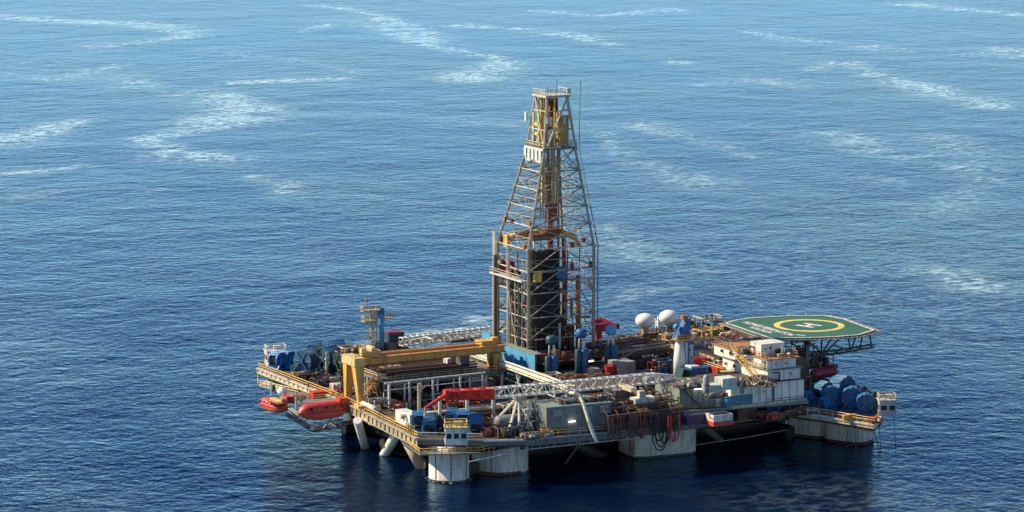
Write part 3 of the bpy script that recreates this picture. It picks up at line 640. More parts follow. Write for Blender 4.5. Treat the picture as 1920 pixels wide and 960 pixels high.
m = MB(); m.bb(33, 36, gy-1.8, gy+1.8, 19.8, 20.8); m.box((37, gy, 20.6), (1.4, 1.4, 1.2)); m.build('hoist_trolley', yellow, gan)
for y in (gy-3, gy+.2): MB().bb(35.6, 37.2, y-.6, y+.6, 14.6, 18.1).build('leg', orange, gan)
for x in (35.8,): MB().bb(35, 38, gy-4.2, gy+2, 14.2, 14.6).build('rail_bogie', dorange, gan)

# ------------------------------------------------------------------ pipe deck and racks in the left half
pd = thing('pipe_rack_deck', 'raised dark pipe rack deck on pale posts below the orange gantry crane', 'pipe rack', (20, 45, Z1))
Zp = 14.4
MB().bb(8, 37, 37.5, 60, Zp-.5, Zp).build('rack_floor', midg, pd)
m = MB()
for k in range(7): m.bb(7.8, 37, 37.4+k*3.7, 37.9+k*3.7, Zp-.9, Zp-.5)
m.build('rack_beam', steel, pd)
m = MB()
for k in range(8):
    for y in (37.6, 48, 59): MB().tube((8.3+k*4.05, y, Z1), (8.3+k*4.05, y, Zp-.5), .26, n=7).build('rack_post', palew, pd)
for k in range(7):
    m = MB()
    if k % 2: m.tube((8.3+k*4.05, 37.7, Z1+.3), (12.35+k*4.05, 37.7, Zp-.9), .12, n=4)
    m.tube((8.3+k*4.05, 48, Z1), (12.35+k*4.05, 48, Zp-.6), .13, n=4); m.build('rack_brace', steel, pd); MB().tube((8.3, 40+k*2, Z1), (8.3, 43+k*2, Zp-.6), .14, n=4).build('rack_brace', steel, pd)
m = MB(); m.rail([V((7.9, 60, Zp)), V((7.9, 37.4, Zp)), V((37, 37.4, Zp))], 1.2, 2.0, .075); m.build('railing', cryel, pd)
m = MB()
for k in range(6): z = Zp-.5-k*.75; m.bb(6.6, 7.8, 41+k*1.0, 42+k*1.0, z, z+.12)
m.rail([V((6.6, 41, Zp)), V((6.6, 47, Zp-4))], 1.1, 1.2, .08); m.rail([V((7.8, 41, Zp)), V((7.8, 47, Zp-4))], 1.1, 1.2, .08); m.build('stair', orange, pd)
pipes = thing('stacked_drill_pipes', 'long brown and dark drill pipes lying stacked on the raised rack under the gantry crane', 'pipes', (20, 48, Zp))
for k in range(46):
    y = 39.5+k*.42+(.3 if k > 20 else 0); L0 = 9+random.uniform(0, 2.5); L1 = 34-random.uniform(0, 5)
    MB().tube((L0, y, Zp+.3+(k % 3)*.33), (L1, y, Zp+.3+(k % 3)*.33), .2, n=6).build('pipe', (brown, dark, steel, rust, dark)[k % 5], pipes)
# second level rig: posts row nearer the camera
pf = thing('pipe_support_rack', 'open frame of white posts under a long top pipe, before the pipe rack', 'support rack', (12, 30, Z1))
base = [Q(722, 765, Z1), Q(765, 764, Z1), Q(817, 758, Z1), Q(862, 752, Z1), Q(905, 745, Z1)]
m = MB()
for k, px in enumerate((730, 768, 812, 863, 905)):
    p = Q(px, 770-(px-730)*.11, Z1); m2 = MB().tube(p, p+V((0, 0, 6.1)), .3, n=7); m2.build('post', palew, pf)
a_ = Q(722, 771, Z1); b_ = Q(910, 750, Z1)
MB().tube(a_+V((0, 0, 6.2)), b_+V((0, 0, 6.2)), .2, n=6).tube(a_+V((0, 0, 4.6)), b_+V((0, 0, 4.6)), .1, n=5).build('top_pipe', palew, pf)
m = MB()
for k in range(5): p = a_.lerp(b_, k/5); q = a_.lerp(b_, (k+.6)/5); m.tube(p+V((0, 0, 3+k % 2)), q+V((0, 0, .4)), .09, n=4)
m.build('cross_brace', steel, pf)
pf2 = thing('front_post_frame', 'second row of thick pale posts standing behind the near blue winches', 'post frame', (12, 20, Z1))
for px, yb, yt in ((786, 790, 716), (825, 808, 742), (876, 800, 737), (925, 792, 733)):
    p = Q(px, yb, Z1); MB().tube(p, p+V((0, 0, (yb-yt)/8.9)), .38, n=8).build('post', (palew, cream)[px == 786], pf2)
p = Q(786, 790, Z1); q = Q(925, 792, Z1)
m = MB()
for dx, dy in ((-1.5, 1.2), (1.6, .6), (.3, -1.8)): m.tube(p+V((0, 0, 6.5)), p+V((dx*1.8, dy*1.8, 8.6)), .12, n=4)
m.build('splayed_arm', steel, pf2)
# diagonal truss catwalk running towards the camera
tw = thing('truss_catwalk', 'pale triangular truss catwalk running from the gantry end towards the near deck', 'catwalk', (40, 40, 14))
a_ = Q(872, 655, 15.8); b_ = Q(1072, 727, 15.8)
m = MB().truss(a_+V((0, 0, -.2)), b_+V((0, 0, -.2)), 1.6, .9, 14, .22, .11); m.build('chord_truss', cream, tw)
m = MB().tube(a_+V((-.9, 0, .9)), b_+V((-.9, 0, .9)), .2).tube(a_+V((-.9, 0, 0)), b_+V((-.9, 0, 0)), .28); m.build('top_pipe', palew, tw)
m = MB()
for k in range(6):
    o = a_.lerp(b_, (k+.3)/6); m.tube(o, o+V((0, 1.8, -3.4)), .16, n=5); m.tube(o+V((0, 3.4, 0)), o+V((0, 1.8, -3.4)), .16, n=5); m.tube(o+V((0, 1.8, 0)), o+V((0, 1.8, -5.5)), .14, n=5)
m.tube(a_+V((0, 1.8, -3.4)), b_+V((0, 1.8, -3.4)), .12); m.build('under_brace', palew, tw)
# ------------------------------------------------------------------ helideck
HZ = 20.0
tan_ = paint('tan_paint', (.52, .42, .22), .5, grime=.5)
hd = thing('helideck', 'green octagonal helideck with a yellow ring, white H and white edge line', 'helideck', Q(1500, 612, HZ))
hp = [Q(x, y, HZ) for x, y in ((1357, 605), (1380, 599), (1404, 595.5), (1475, 591.3), (1548, 591), (1584, 597.5), (1642, 619), (1612, 628), (1570, 631.5), (1510, 634), (1442, 634))]
MB().prism([(p.x, p.y) for p in hp], HZ-.35, HZ).build('deck', heli_green, hd)
def loop_strip(pts, w, z, mat, name, th=.03):
    m = MB()
    for a, b in zip(pts, pts[1:]+pts[:1]):
        c = (a+b)/2; m.box((c.x, c.y, z+th/2), ((b-a).length, w, th), math.atan2(b.y-a.y, b.x-a.x))
    return m.build(name, mat, hd)
hc = sum(hp, V())/len(hp)
loop_strip([hc+(p-hc)*.972 for p in hp], .48, HZ, linew, 'edge_line')
ring_c = Q(1517, 610.3, HZ)
m = MB(); k = 64; vs = []
for r_ in (8.2, 6.75):
    for i in range(k): vs.append((ring_c.x+r_*math.cos(6.28318*i/k), ring_c.y+r_*math.sin(6.28318*i/k), HZ+.02))
m.add(vs, [(i, (i+1) % k, k+(i+1) % k, k+i) for i in range(k)]).build('yellow_ring', liney, hd)
d = V((math.cos(R(-71)), math.sin(R(-71)), 0)); e_ = V((-d.y, d.x, 0)); a0 = R(-71); m = MB()
for s_ in (-1, 1): c = ring_c+e_*1.5*s_; m.box((c.x, c.y, HZ+.03), (5.0, 1.05, .03), a0)
m.box((ring_c.x, ring_c.y, HZ+.045), (1.0, 2.2, .03), a0); m.build('letter_H', linew, hd)
def deck_text(s_, p, q, size, dz=.03):
    p, q = Q(*p, HZ), Q(*q, HZ); c = (p+q)/2; X = (q-p).normalized(); Y = V((-X.y, X.x, 0))
    M = Matrix(((X.x, Y.x, 0, c.x), (X.y, Y.y, 0, c.y), (0, 0, 1, HZ+dz), (0, 0, 0, 1)))
    cu_w = (q-p).length/(len(s_)*.66*size)
    return text(s_, size, linew, M @ Matrix.Diagonal((cu_w, 1, 1, 1)), 'deck_lettering', hd, .01, .035)
deck_text('HOMER FERRINGTON', (1393, 603), (1490, 630), 2.5)
deck_text('NOBLE DRILLING', (1404, 612.5), (1452, 626), 2.1)
deck_text('17', (1490, 626.5), (1508, 631), 1.9)
m = MB(); out = [hc+(p-hc)*1.075+V((0, 0, -.25)) for p in hp]; inn = [p+V((0, 0, -.25)) for p in hp]
for a, b, c_, d_ in zip(out, out[1:]+out[:1], inn, inn[1:]+inn[:1]):
    m.tube(a, b, .09, n=4); L = max(2, int((b-a).length/1.1))
    for i in range(L): m.tube(a.lerp(b, i/L), c_.lerp(d_, i/L), .07, n=4)
    m.tube((a+c_)/2, (b+d_)/2, .07, n=4)
m.build('safety_net', paint('net_grey_pink', (.36, .27, .24), .7), hd)
navy = paint('blue_grey_steel', (.13, .16, .20), .5, grime=.5)
m = MB()
fr_ = [Q(x, y, 14.2) for x, y in ((1440, 655), (1500, 664), (1570, 660), (1638, 648))]
for a, b in zip(fr_, fr_[1:]): m.truss(a, b, .8, .8, 6, .12, .08)
m.build('lower_frame_beam', paint('olive_steel', (.22, .19, .12), .6, grime=.6), hd)
for k, (x0, y0, x1, y1) in enumerate(((1460, 635, 1470, 656), (1485, 634, 1480, 658), (1508, 634, 1540, 660), (1541, 633, 1540, 661), (1562, 631, 1542, 660), (1578, 631, 1548, 660), (1560, 645, 1588, 656), (1590, 630, 1594, 655), (1606, 628, 1596, 655), (1618, 627, 1612, 653), (1630, 622, 1634, 649), (1525, 634, 1503, 657))):
    p = Q(x0, y0, HZ-.4); q = Q(x1, y1, 14.4); MB().tube(p, q, .2, n=6).build('support_strut', navy, hd)
m = MB()
for k in range(6):
    a = hp[9].lerp(hp[6], k/5)+V((-1, 1.2, -.9)); b = hc+V((-8+4*k, 4, -.9)); m.tube(a, b, .22, n=4)
m.bb(hc.x-12, hc.x+11, hc.y-.2, hc.y+.2, HZ-1.2, HZ-.4); m.build('deck_beam', navy, hd)
m = MB()
for k in range(7):
    p = Q(1462+k*11, 637, 17.0); m.box(p, (.9, .5, .9)); m.tube(p, p+V((0, 0, 2.6)), .1, n=4)
m.build('cable_cabinet', palew, hd)
for px, py in ((1481, 590), (1513, 589), (1560, 592), (1590, 600), (1600, 603), (1618, 610)): MB().box(Q(px, py, HZ+.1), (.5, .4, .35)).build('deck_edge_lamp', tan_, hd)
MB().bb(96, 97, 24, 36, 14, HZ-.4).build('support_tower', steel, hd); MB().bb(99, 101, 22, 26, 8, HZ-.5).build('support_tower', steel, hd); MB().bb(106, 107, 20, 21, 8, HZ-.5).build('support_tower', steel, hd)

# ------------------------------------------------------------------ satellite domes
for (px, py, lb) in ((1209.5, 601, 'left hand white satellite dome, sitting a little lower'), (1253.5, 595, 'right hand white satellite dome, nearer the blue crane head')):
    c = Q(px, py, 20.5); t = thing('satellite_dome', lb, 'satellite dome', (c.x, c.y, 18.4), 'white satellite domes')
    MB().ball(c, 2.3, 1.72, 28, 16).build('radome', dome, t, True)
    MB().tube((c.x, c.y, 17.4), (c.x, c.y, 19.4), .7, 1.0, 10).build('pedestal', cream, t)
    MB().lathe((c.x, c.y, 19.1), [(1.5, 0), (1.5, .2)], 18).build('base_ring', midg, t)
t = thing('dome_house', 'cream cabin with a brown scaffold top under the two white satellite domes', 'cabin', Q(1225, 640, 14))
c = Q(1216, 634, 15.4); MB().box(c, (4, 3, 2.4)).build('cabin', cream, t); c2_ = Q(1243, 636, 15.2); MB().box(c2_, (3.5, 3, 1.8)).build('annex', palew, t)
o = Q(1230, 622, 17.2); MB().box(o, (9, 4, .3)).build('platform', brown, t)
m = MB()
for k in range(9): p = o+V((-4.4+k*1.1, -2, 0)); m.tube(p, p+V((random.uniform(-1, 1), 0, random.choice((-2.6, 1.1)))), .12, n=4)
m.rail([o+V((-4.5, -2, .15)), o+V((4.5, -2, .15))], 1.1, 1.2, .08); m.build('scaffold', brown, t)
m = MB(); m.tube(Q(1234, 622, 17.5), Q(1233, 594, 20.4), .14); m.tube(Q(1229, 616, 18), Q(1229, 597, 20), .1); m.box(Q(1233, 606, 19), (.6, .6, 1.2)); m.build('mast', palew, t)

# ------------------------------------------------------------------ near pedestal crane
cb = Q(1276, 706, 15.2); crane = thing('pedestal_crane', 'crane with white tapered post, blue head and house, long white boom with red tip', 'crane', (cb.x, cb.y, Z2))
MB().lathe((cb.x, cb.y, Z2-.2), [(1.9, 0), (1.9, 3.0), (2.3, 3.3), (2.3, 3.9)], 20).build('pedestal', steel, crane, True)
MB().lathe((cb.x-.3, cb.y, 15.4), [(1.35, 0), (1.3, 4), (.85, 8.2)], 22).build('post', paint('crane_post_white', (.80, .78, .68), .4, grime=.2), crane, True)
MB().bb(cb.x+1.0, cb.x+2.6, cb.y-1.3, cb.y+.6, 16.6, 23.0).build('ladder_duct', blue, crane)
MB().bb(cb.x+.72, cb.x+1.0, cb.y-1.25, cb.y+.5, 16.6, 23.0).build('duct_edge', palew, crane)
M = Matrix(((0, 1, 0, cb.x+1.85), (0, 0, -1, cb.y-1.33), (-1, 0, 0, 20.2), (0, 0, 0, 1)))
text('EMSCO', 1.35, linew, M @ Matrix.Diagonal((1.0, .95, 1, 1)), 'lettering', crane, .02)
hs = MB(); hs.box((cb.x+1.6, cb.y-3.4, 16.6), (3.8, 3.6, 2.5)); hs.build('house', blue, crane)
MB().box((cb.x+1.0, cb.y-3.3, 18.0), (2.2, 2.6, .45)).build('house_roof', palew, crane)
MB().box((cb.x-1.5, cb.y-4.0, 16.6), (2.2, 2.2, 2.3), 0, 0, .25).build('operator_cab', teal, crane)
MB().box((cb.x-1.6, cb.y-5.12, 16.9), (1.6, .05, 1.2), 0, 0, .25).build('cab_window', glass, crane)
m = MB(); m.lathe((cb.x, cb.y, 23.5), [(1.9, 0), (1.9, .2)], 16); m.rail([V((cb.x-2, cb.y-1.8, 23.7)), V((cb.x+2, cb.y-1.8, 23.7)), V((cb.x+2, cb.y+1.8, 23.7))], 1.1, .8, .09); m.build('top_platform', orange, crane)
m = MB(); m.add([(cb.x-1.2, cb.y-.9, 24), (cb.x+1.6, cb.y-.9, 24), (cb.x+2.0, cb.y-.9, 28), (cb.x+.9, cb.y-.9, 28), (cb.x-1.2, cb.y+.9, 24), (cb.x+1.6, cb.y+.9, 24), (cb.x+2.0, cb.y+.9, 28), (cb.x+.9, cb.y+.9, 28)],
      [(0, 1, 2, 3), (7, 6, 5, 4), (0, 4, 5, 1), (1, 5, 6, 2), (2, 6, 7, 3), (3, 7, 4, 0)]); m.build('head_frame', blue, crane)
m = MB(); m.tube((cb.x-2.6, cb.y-.9, 24.2), (cb.x-.6, cb.y-.6, 26.6), .22); m.tube((cb.x-3, cb.y-.3, 24.8), (cb.x-1, cb.y, 25.2), .18); m.lathe((cb.x-1.0, cb.y, 26.4), [(.7, -.3), (.7, .3)], 12, 'Y'); m.build('sheave_arm', lblue, crane)
m = MB(); m.box((cb.x+.6, cb.y-.4, 28.5), (1.4, 1.2, .8)); m.tube((cb.x+2, cb.y, 28), (cb.x+3.2, cb.y, 28.2), .12); m.build('head_cap', dorange, crane)
bp0 = Q(1262, 706, 17.2); bp1 = Q(1225, 709, 17.3); bp2 = Q(925, 737, 17.4); bp3 = Q(840, 740, 17.4)
m = MB().truss(bp0, bp1, 1.4, .5, 4, .16, .09, 2.0, 2.1); m.truss(bp1, bp2, 2.0, 2.1, 24, .16, .085, 2.0, 2.0); m.build('boom', paint('boom_white', (.70, .70, .63), .45, grime=.1), crane)
m = MB().truss(bp2, bp3, 2.0, 2.0, 7, .26, .16, 1.7, 1.5); m.box((bp2+bp3)/2+V((0, 0, -.2)), ((bp3-bp2).length, .25, .9), math.atan2((bp3-bp2).y, (bp3-bp2).x)); m.build('boom_tip', red, crane)
tip = Q(797, 765, 15.2)
MB().tube(bp3+V((0, 0, .3)), tip, .5, .3, 6).tube(bp3+V((0, 0, .3)), bp3+V((0, 0, -2.6)), .35, .25, 6).box(bp3, (1.8, 1.4, 2.2)).build('boom_nose', red, crane)
MB().tube(tip, tip+V((0, 0, -1.2)), .22).lathe(tip+V((0, 0, -1.4)), [(.35, -.3), (.35, .3)], 8).build('hook_block', cryel, crane)
m = MB()
for dz in (.0, .5): m.tube((cb.x-1, cb.y-.2, 26+dz), bp1.lerp(bp2, .45)+V((0, 0, 1.1)), .06, n=4)
m.build('boom_pendant', steel, crane)
# boom rest
br = thing('boom_rest', 'pale splayed tubular trestle holding up the middle of the white crane boom', 'trestle', Q(975, 812, Z1))
top = Q(972, 744, 15.8)
for k, (px, py) in enumerate(((936, 782), (953, 812), (975, 812), (1000, 806))): MB().tube(top, Q(px, py, Z1+.2) if k else Q(936, 782, 11.5), .32, n=7).build('leg', palew, br)
MB().box(top, (2.6, 2.6, .5)).build('saddle', cream, br)
b2 = thing('small_mast', 'short pale post with a cross platform right of the boom trestle', 'post', Q(991, 808, Z1))
p = Q(991, 808, Z1); MB().tube(p, p+V((0, 0, 6.4)), .3).build('post', palew, b2); MB().box(p+V((0, 0, 4.6)), (2.2, 1.2, .3)).build('platform', palew, b2); MB().tube(p+V((0, 0, 4.5)), p+V((-2, -.5, .3)), .16).build('stay', palew, b2)
b3 = thing('small_trestle', 'thin pale trestle under the boom beside the bent white pipe', 'trestle', Q(1060, 765, 13)); tp_ = Q(1064, 736, 16)
for px, py in ((1030, 762), (1058, 757), (1066, 760)): MB().tube(tp_, Q(px, py, 13), .17, n=5).build('leg', palew, b3)
bent = thing('bent_pipe', 'curved cream pipe bending over and hanging down past the deck edge', 'pipe', Q(1118, 828, 7))
MB().path([Q(1068, 737, 17.6), Q(1078, 737.5, 17.7), Q(1086, 741, 17.3), Q(1093, 755, 15.9), Q(1104, 790, 12.2), Q(1118, 829, 7.8)], .36, 8).build('pipe', paint('bent_cream', (.80, .76, .58), .45, grime=.2), bent)
# ------------------------------------------------------------------ far crane, upper left
fc = Q(706, 652, 13.5); fcr = thing('far_crane', 'far crane with tan lattice mast, blue column and dark blue house behind the orange gantry', 'crane', (fc.x, fc.y, Z1))
fx, fy = fc.x, fc.y
tan = paint('tan_paint', (.52, .42, .22), .5, grime=.5)
MB().truss((fx-.9, fy, Z1), (fx-.9, fy, 22.6), 1.3, 1.3, 9, .12, .075, up=(0, 1, 0)).build('lattice_mast', tan, fcr)
MB().lathe((fx+1.0, fy-.6, Z1), [(.75, 0), (.7, 8.5), (.6, 12.6)], 14).build('column', lblue, fcr, True)
MB().box((fx+1.1, fy, 20.6), (1.4, 1.3, 3.2)).box((fx+1.2, fy-.1, 22.3), (1.0, 1.2, 1.2)).build('blue_head', blue, fcr)
for z, x0, x1 in ((22.4, fx-3.8, fx+.6), (20.0, fx-3.4, fx-.8), (20.2, fx+1.5, fx+4.0)):
    m = MB(); m.bb(x0, x1, fy-1, fy+1, z, z+.25); m.rail([V((x0, fy+1, z+.2)), V((x0, fy-1, z+.2)), V((x1, fy-1, z+.2))], 1.0, .9, .1); m.build('platform', tan, fcr)
MB().box((fx+4.4, fy-.6, 15.9), (3.6, 3, 1.7)).build('machinery_house', teal, fcr)
MB().box((fx+4.4, fy-.6, 16.9), (3.8, 3.2, .25)).build('house_roof', dred, fcr)
MB().box((fx+4.0, fy-.6, 13.6), (4.2, 3, 2.6)).build('pedestal_box', midg, fcr)
MB().box(Q(708, 645, 14.2), (1.7, .8, 2.2)).build('operator_cab', lblue, fcr)
MB().box(Q(708, 645, 14.2)+V((0, -.43, 0)), (1.0, .05, 1.2)).build('cab_window', blue, fcr)
MB().tube((fx-2.4, fy, 23.4), (fx-2.4, fy, 24.8), .1).ball((fx-2.4, fy, 25), .35).build('red_beacon', red, fcr)
fb0 = Q(752, 641, 17.2); fb1 = Q(918, 620, 17.4)
MB().truss(fb0, fb1, 1.8, 1.8, 16, .15, .1).build('boom', paint('boom_white', (.8, .8, .75), .5), fcr)
m = MB(); m.tube(Q(782, 627, 18), Q(810, 636, 17.8), .25); m.tube(Q(750, 641, 17), Q(800, 632, 19), .08); m.build('boom_stay', palew, fcr)
# dark red knuckle crane behind the derrick
kc = thing('knuckle_crane', 'dark red folding crane arm resting behind the right foot of the derrick', 'crane', Q(1135, 640, 14))
MB().tube(Q(1108, 604, 18.4), Q(1128, 602, 18.6), .7, n=6).tube(Q(1124, 600, 18.8), Q(1156, 612, 17.6), .75, .5, 6).box(Q(1125, 614, 17.6), (3.4, 1.4, 1.8)).build('arm', dred, kc)
MB().tube(Q(1122, 640, 14), Q(1122, 612, 17.6), .9, n=10).build('column', dred, kc); MB().box(Q(1156, 612, 17.4), (1, 1, 1.2)).build('end_block', dark, kc)

# ------------------------------------------------------------------ winches
def rot(p, a): return V((p[0]*math.cos(a)-p[1]*math.sin(a), p[0]*math.sin(a)+p[1]*math.cos(a), p[2]))
def winch_proto(name, rad, wid, hood, mt):
    t = zero(name, name, 'anchor winch')
    pr = [(rad, -wid/2), (rad, -wid/2+.25), (rad*.62, -wid/2+.3), (rad*.66, 0), (rad*.62, wid/2-.3), (rad, wid/2-.25), (rad, wid/2)]
    MB().lathe((0, 0, rad+.5), pr[:2]+[(rad*.6, -wid/2+.26)], 26, 'Y').build('flange', mt, t, False)
    MB().lathe((0, 0, rad+.5), [(rad*.6, wid/2-.26), pr[5], pr[6]], 26, 'Y').build('flange', mt, t, False)
    m = MB(); k = 9; prof = [(rad*.6, -wid/2+.27)]
    for i in range(k*2): prof.append((rad*(.72 if i % 2 else .78), -wid/2+.35+(wid-.7)*i/(k*2-1)))
    prof.append((rad*.6, wid/2-.27)); m.lathe((0, 0, rad+.5), prof, 22, 'Y'); m.build('cable_drum', rope, t)
    m = MB()
    for s_ in (-1, 1):
        y = s_*(wid/2+.3)
        m.tube((-rad*.95, y, .2), (0, y, rad+.6), .22, n=5); m.tube((rad*.95, y, .2), (0, y, rad+.6), .22, n=5); m.box((0, y, rad+.5), (.9, .35, .9))
        for i in range(6): a_ = i*math.pi/3; m.tube((0, s_*(wid/2+.04), rad+.5), (rad*.9*math.cos(a_), s_*(wid/2+.04), rad+.5+rad*.9*math.sin(a_)), .12, n=4)
    m.box((0, 0, .2), (rad*2.3, wid+1.2, .4)); m.build('frame', mt, t)
    m = MB(); m.box((rad*1.15, wid*.2, 1.0), (1.2, wid*.5, 1.3)); m.tube((rad*1.15, -wid*.45, 1.1), (rad*1.15, 0, 1.1), .5, n=10); m.build('motor', teal, t)
    if hood:
        vs = []; fs = []; N_ = 18; rj = random.Random(5); jit = [rj.uniform(-.09, .09) for _ in range(N_+1)]
        for i in range(N_+1):
            a_ = R(-20+hood*i/N_)
            for y in (-wid/2-.12, wid/2+.12): vs.append((rad*(1.08+jit[i]+.05*math.sin(i*2.3+y))*math.cos(a_), y, rad+.5+rad*(1.08+jit[i]+.05*math.sin(i*2.3+y))*math.sin(a_)))
            for y in (-wid/2-.12, wid/2+.12): vs.append((rad*1.02*math.cos(a_), y, rad+.5+rad*1.02*math.sin(a_)))
        for i in range(N_):
            a_, b_ = 4*i, 4*i+4; fs += [(a_, a_+1, b_+1, b_), (a_+3, a_+2, b_+2, b_+3), (a_, b_, b_+2, a_+2), (a_+1, a_+3, b_+3, b_+1)]
        fs += [(0, 2, 3, 1), (4*N_, 4*N_+1, 4*N_+3, 4*N_+2)]
        m = MB().add(vs, fs); m.build('hood', mt, t)
    return t
WP = winch_proto('anchor_winch', 2.3, 3.0, 0, wblue)
WH = winch_proto('covered_winch', 2.2, 2.8, 200, wblue)
WS = winch_proto('small_winch', 1.3, 2.2, 160, paint('winch_blue_bright', (.025, .19, .44), .5, grime=.3, rust=(.02, .05, .08)))
WG = winch_proto('green_winch', 2.0, 2.4, 0, paint('winch_green', (.02, .075, .065), .5, grime=.4))
gl_, gn, gr_ = 'anchor winches on the far left corner', 'anchor winches behind the nearest corner', 'anchor winches on the right hand corner'
def w(p, px, py, rz, lb, g, sc=1.0): place(p, Q(px, py, Z1), R(rz), lb, g, scale=sc)
w(WP, 575, 700, 118, 'big blue spoked winch wheel facing the camera, left corner', gl_, 1.12)
w(WS, 520, 692, 20, 'bright blue low winch under the pale roof at the far left tip', gl_, 1.29)
w(WS, 537, 690, 20, 'bright blue low winch just right of the pale roofed cabin', gl_, 1.29)
w(WG, 598, 692, 118, 'dark green winch drum just behind the big blue spoked wheel', gl_, 1.23)
w(WH, 618, 695, 100, 'dark blue hooded winch left of the tan post', gl_, 1.12)
w(WG, 640, 700, 100, 'dark winch drum right of the tan post near the gantry leg', gl_, 1.12)
w(WH, 590, 680, 60, 'hooded winch at the back of the far left corner', gl_, 1.01)
w(WH, 632, 683, 75, 'hooded winch at the back beside the orange gantry head', gl_, 1.12)
w(WH, 1560, 766, -10, 'blue hooded winch with a bright front, left of the right corner group', gr_, 0.96)
w(WH, 1578, 750, 10, 'tallest dark blue hooded winch at the back of the right corner', gr_, 1.09)
w(WH, 1597, 768, -35, 'blue hooded winch in the middle of the right corner rail', gr_, 1.00)
w(WH, 1622, 775, -30, 'blue hooded winch nearest the right hand control cabin', gr_, 0.87)
w(WG, 1612, 755, 20, 'dark green winch drum at the back of the right corner', gr_, 0.87)
w(WG, 1633, 762, 25, 'dark green winch drum right behind the right hand control cabin', gr_, 0.78)
w(WS, 1515, 757, 0, 'small blue winch low beside the white accommodation block', gr_, 0.87)
w(WH, 1545, 752, 5, 'blue hooded winch next to the white accommodation block', gr_, 0.87)
w(WS, 1548, 768, 0, 'small bright blue winch drum in front of the hooded ones, right corner', gr_, 0.87)
w(WS, 786, 806, 62, 'tall bright blue winch leftmost of the near corner group', gn, 1.25)
w(WH, 805, 813, 62, 'blue hooded winch left of the white control cabin', gn, .8)
w(WH, 797, 800, 62, 'blue hooded winch at the back left of the near corner group', gn, .75)
w(WG, 828, 808, 62, 'dark winch drum right behind the near control cabin', gn, .85)
w(WH, 848, 800, 62, 'blue hooded winch behind the near control cabin roof', gn, .8)
w(WS, 868, 803, 62, 'small blue winch behind the right end of the near cabin roof', gn, 1.2)
w(WH, 893, 812, 62, 'dark blue hooded winch just right of the near control cabin', gn, .85)
w(WG, 885, 800, 62, 'dark winch drum at the back right of the near corner group', gn, .8)
# white pipes run behind the near winches
t = thing('white_header_pipe', 'long thick white pipes lying in a row behind the near corner winches', 'pipes', Q(860, 780, Z1))
for k in range(4): MB().tube(Q(752, 786-k*2.2, Z1+1.6+.5*k), Q(960, 768-k*2.2, Z1+1.6+.5*k), .45, n=10).build('pipe', (palew, white, dred, cream)[k], t, True)
MB().box(Q(765, 783, 11.2), (2.6, 7, 2.6)).build('valve_box', palew, t)

# ------------------------------------------------------------------ control cabins on the corners
def cabin(name, c, sx_, sy_, h, rz, mat, label, nwin, topmat, win_left=2):
    t = thing(name, label, 'control cabin', c); c = V(c)
    L = lambda x, y, z: c+rot((x, y, 0), rz)+V((0, 0, z))
    MB().box(L(0, 0, h/2), (sx_, sy_, h), rz).build('walls', mat, t)
    MB().box(L(0, 0, h+.12), (sx_+.4, sy_+.4, .24), rz).build('roof', topmat, t)
    m = MB(); q_ = [L(x, y, h+.24) for x, y in ((-sx_/2, sy_/2), (-sx_/2, -sy_/2), (sx_/2, -sy_/2), (sx_/2, sy_/2), (-sx_/2, sy_/2))]; m.rail(q_, 1.1, 1.1, .09); m.build('roof_railing', topmat, t)
    for k in range(nwin):
        x = -sx_/2+sx_*(k+.5)/nwin; wf = MB().box(L(x, -sy_/2-.02, h*.55), (sx_/nwin*.72, .06, h*.34), rz).build('window', glass, t)
        m = MB(); ww, hh = sx_/nwin*.72, h*.34
        for dz in (-hh/2, hh/2): m.box(L(x, -sy_/2-.05, h*.55+dz), (ww+.16, .1, .1), rz)
        for dx in (-ww/2, ww/2): m.box(L(x+dx, -sy_/2-.05, h*.55), (.1, .09, hh), rz)
        m.build('window_frame', mat, wf)
    for k in range(win_left):
        y = -sy_/2+sy_*(k+.5)/win_left; MB().box(L(-sx_/2-.02, y, h*.55), (.06, sy_/win_left*.6, h*.34), rz).build('window', glass, t)
    m = MB()
    for x, y in ((-sx_/2+.2, -sy_/2+.2), (sx_/2-.2, -sy_/2+.2)): m.box(L(x, y, -.3), (.3, .3, .6), rz)
    m.build('bracket', topmat, t); MB().box(L(.5, .3, h+.7), (sx_*.4, .8, .9), rz).build('roof_box', topmat, t)
    return t
c = Q(859, 833, 8.9); cabin('control_cabin', (c.x, c.y+1.0, 8.9), 4.6, 3.6, 3.5, R(-24), white, 'small white control cabin with dark windows hanging over the nearest column', 3, cryel)
c = Q(1667, 779, 9.2); cabin('control_cabin', (c.x, c.y+1, 9.2), 3.6, 3.2, 3.3, R(-24), paint('lilac_grey_paint', (.46, .44, .44), .5), 'pale grey control cabin with a cream top at the far right corner', 2, cream)
c = Q(523, 685, 9.1); cabin('control_cabin', (c.x, c.y+2, 9.1), 4.6, 3.2, 3.2, R(-10), cream, 'pale roofed control cabin at the far left tip behind blue winches', 2, palew)

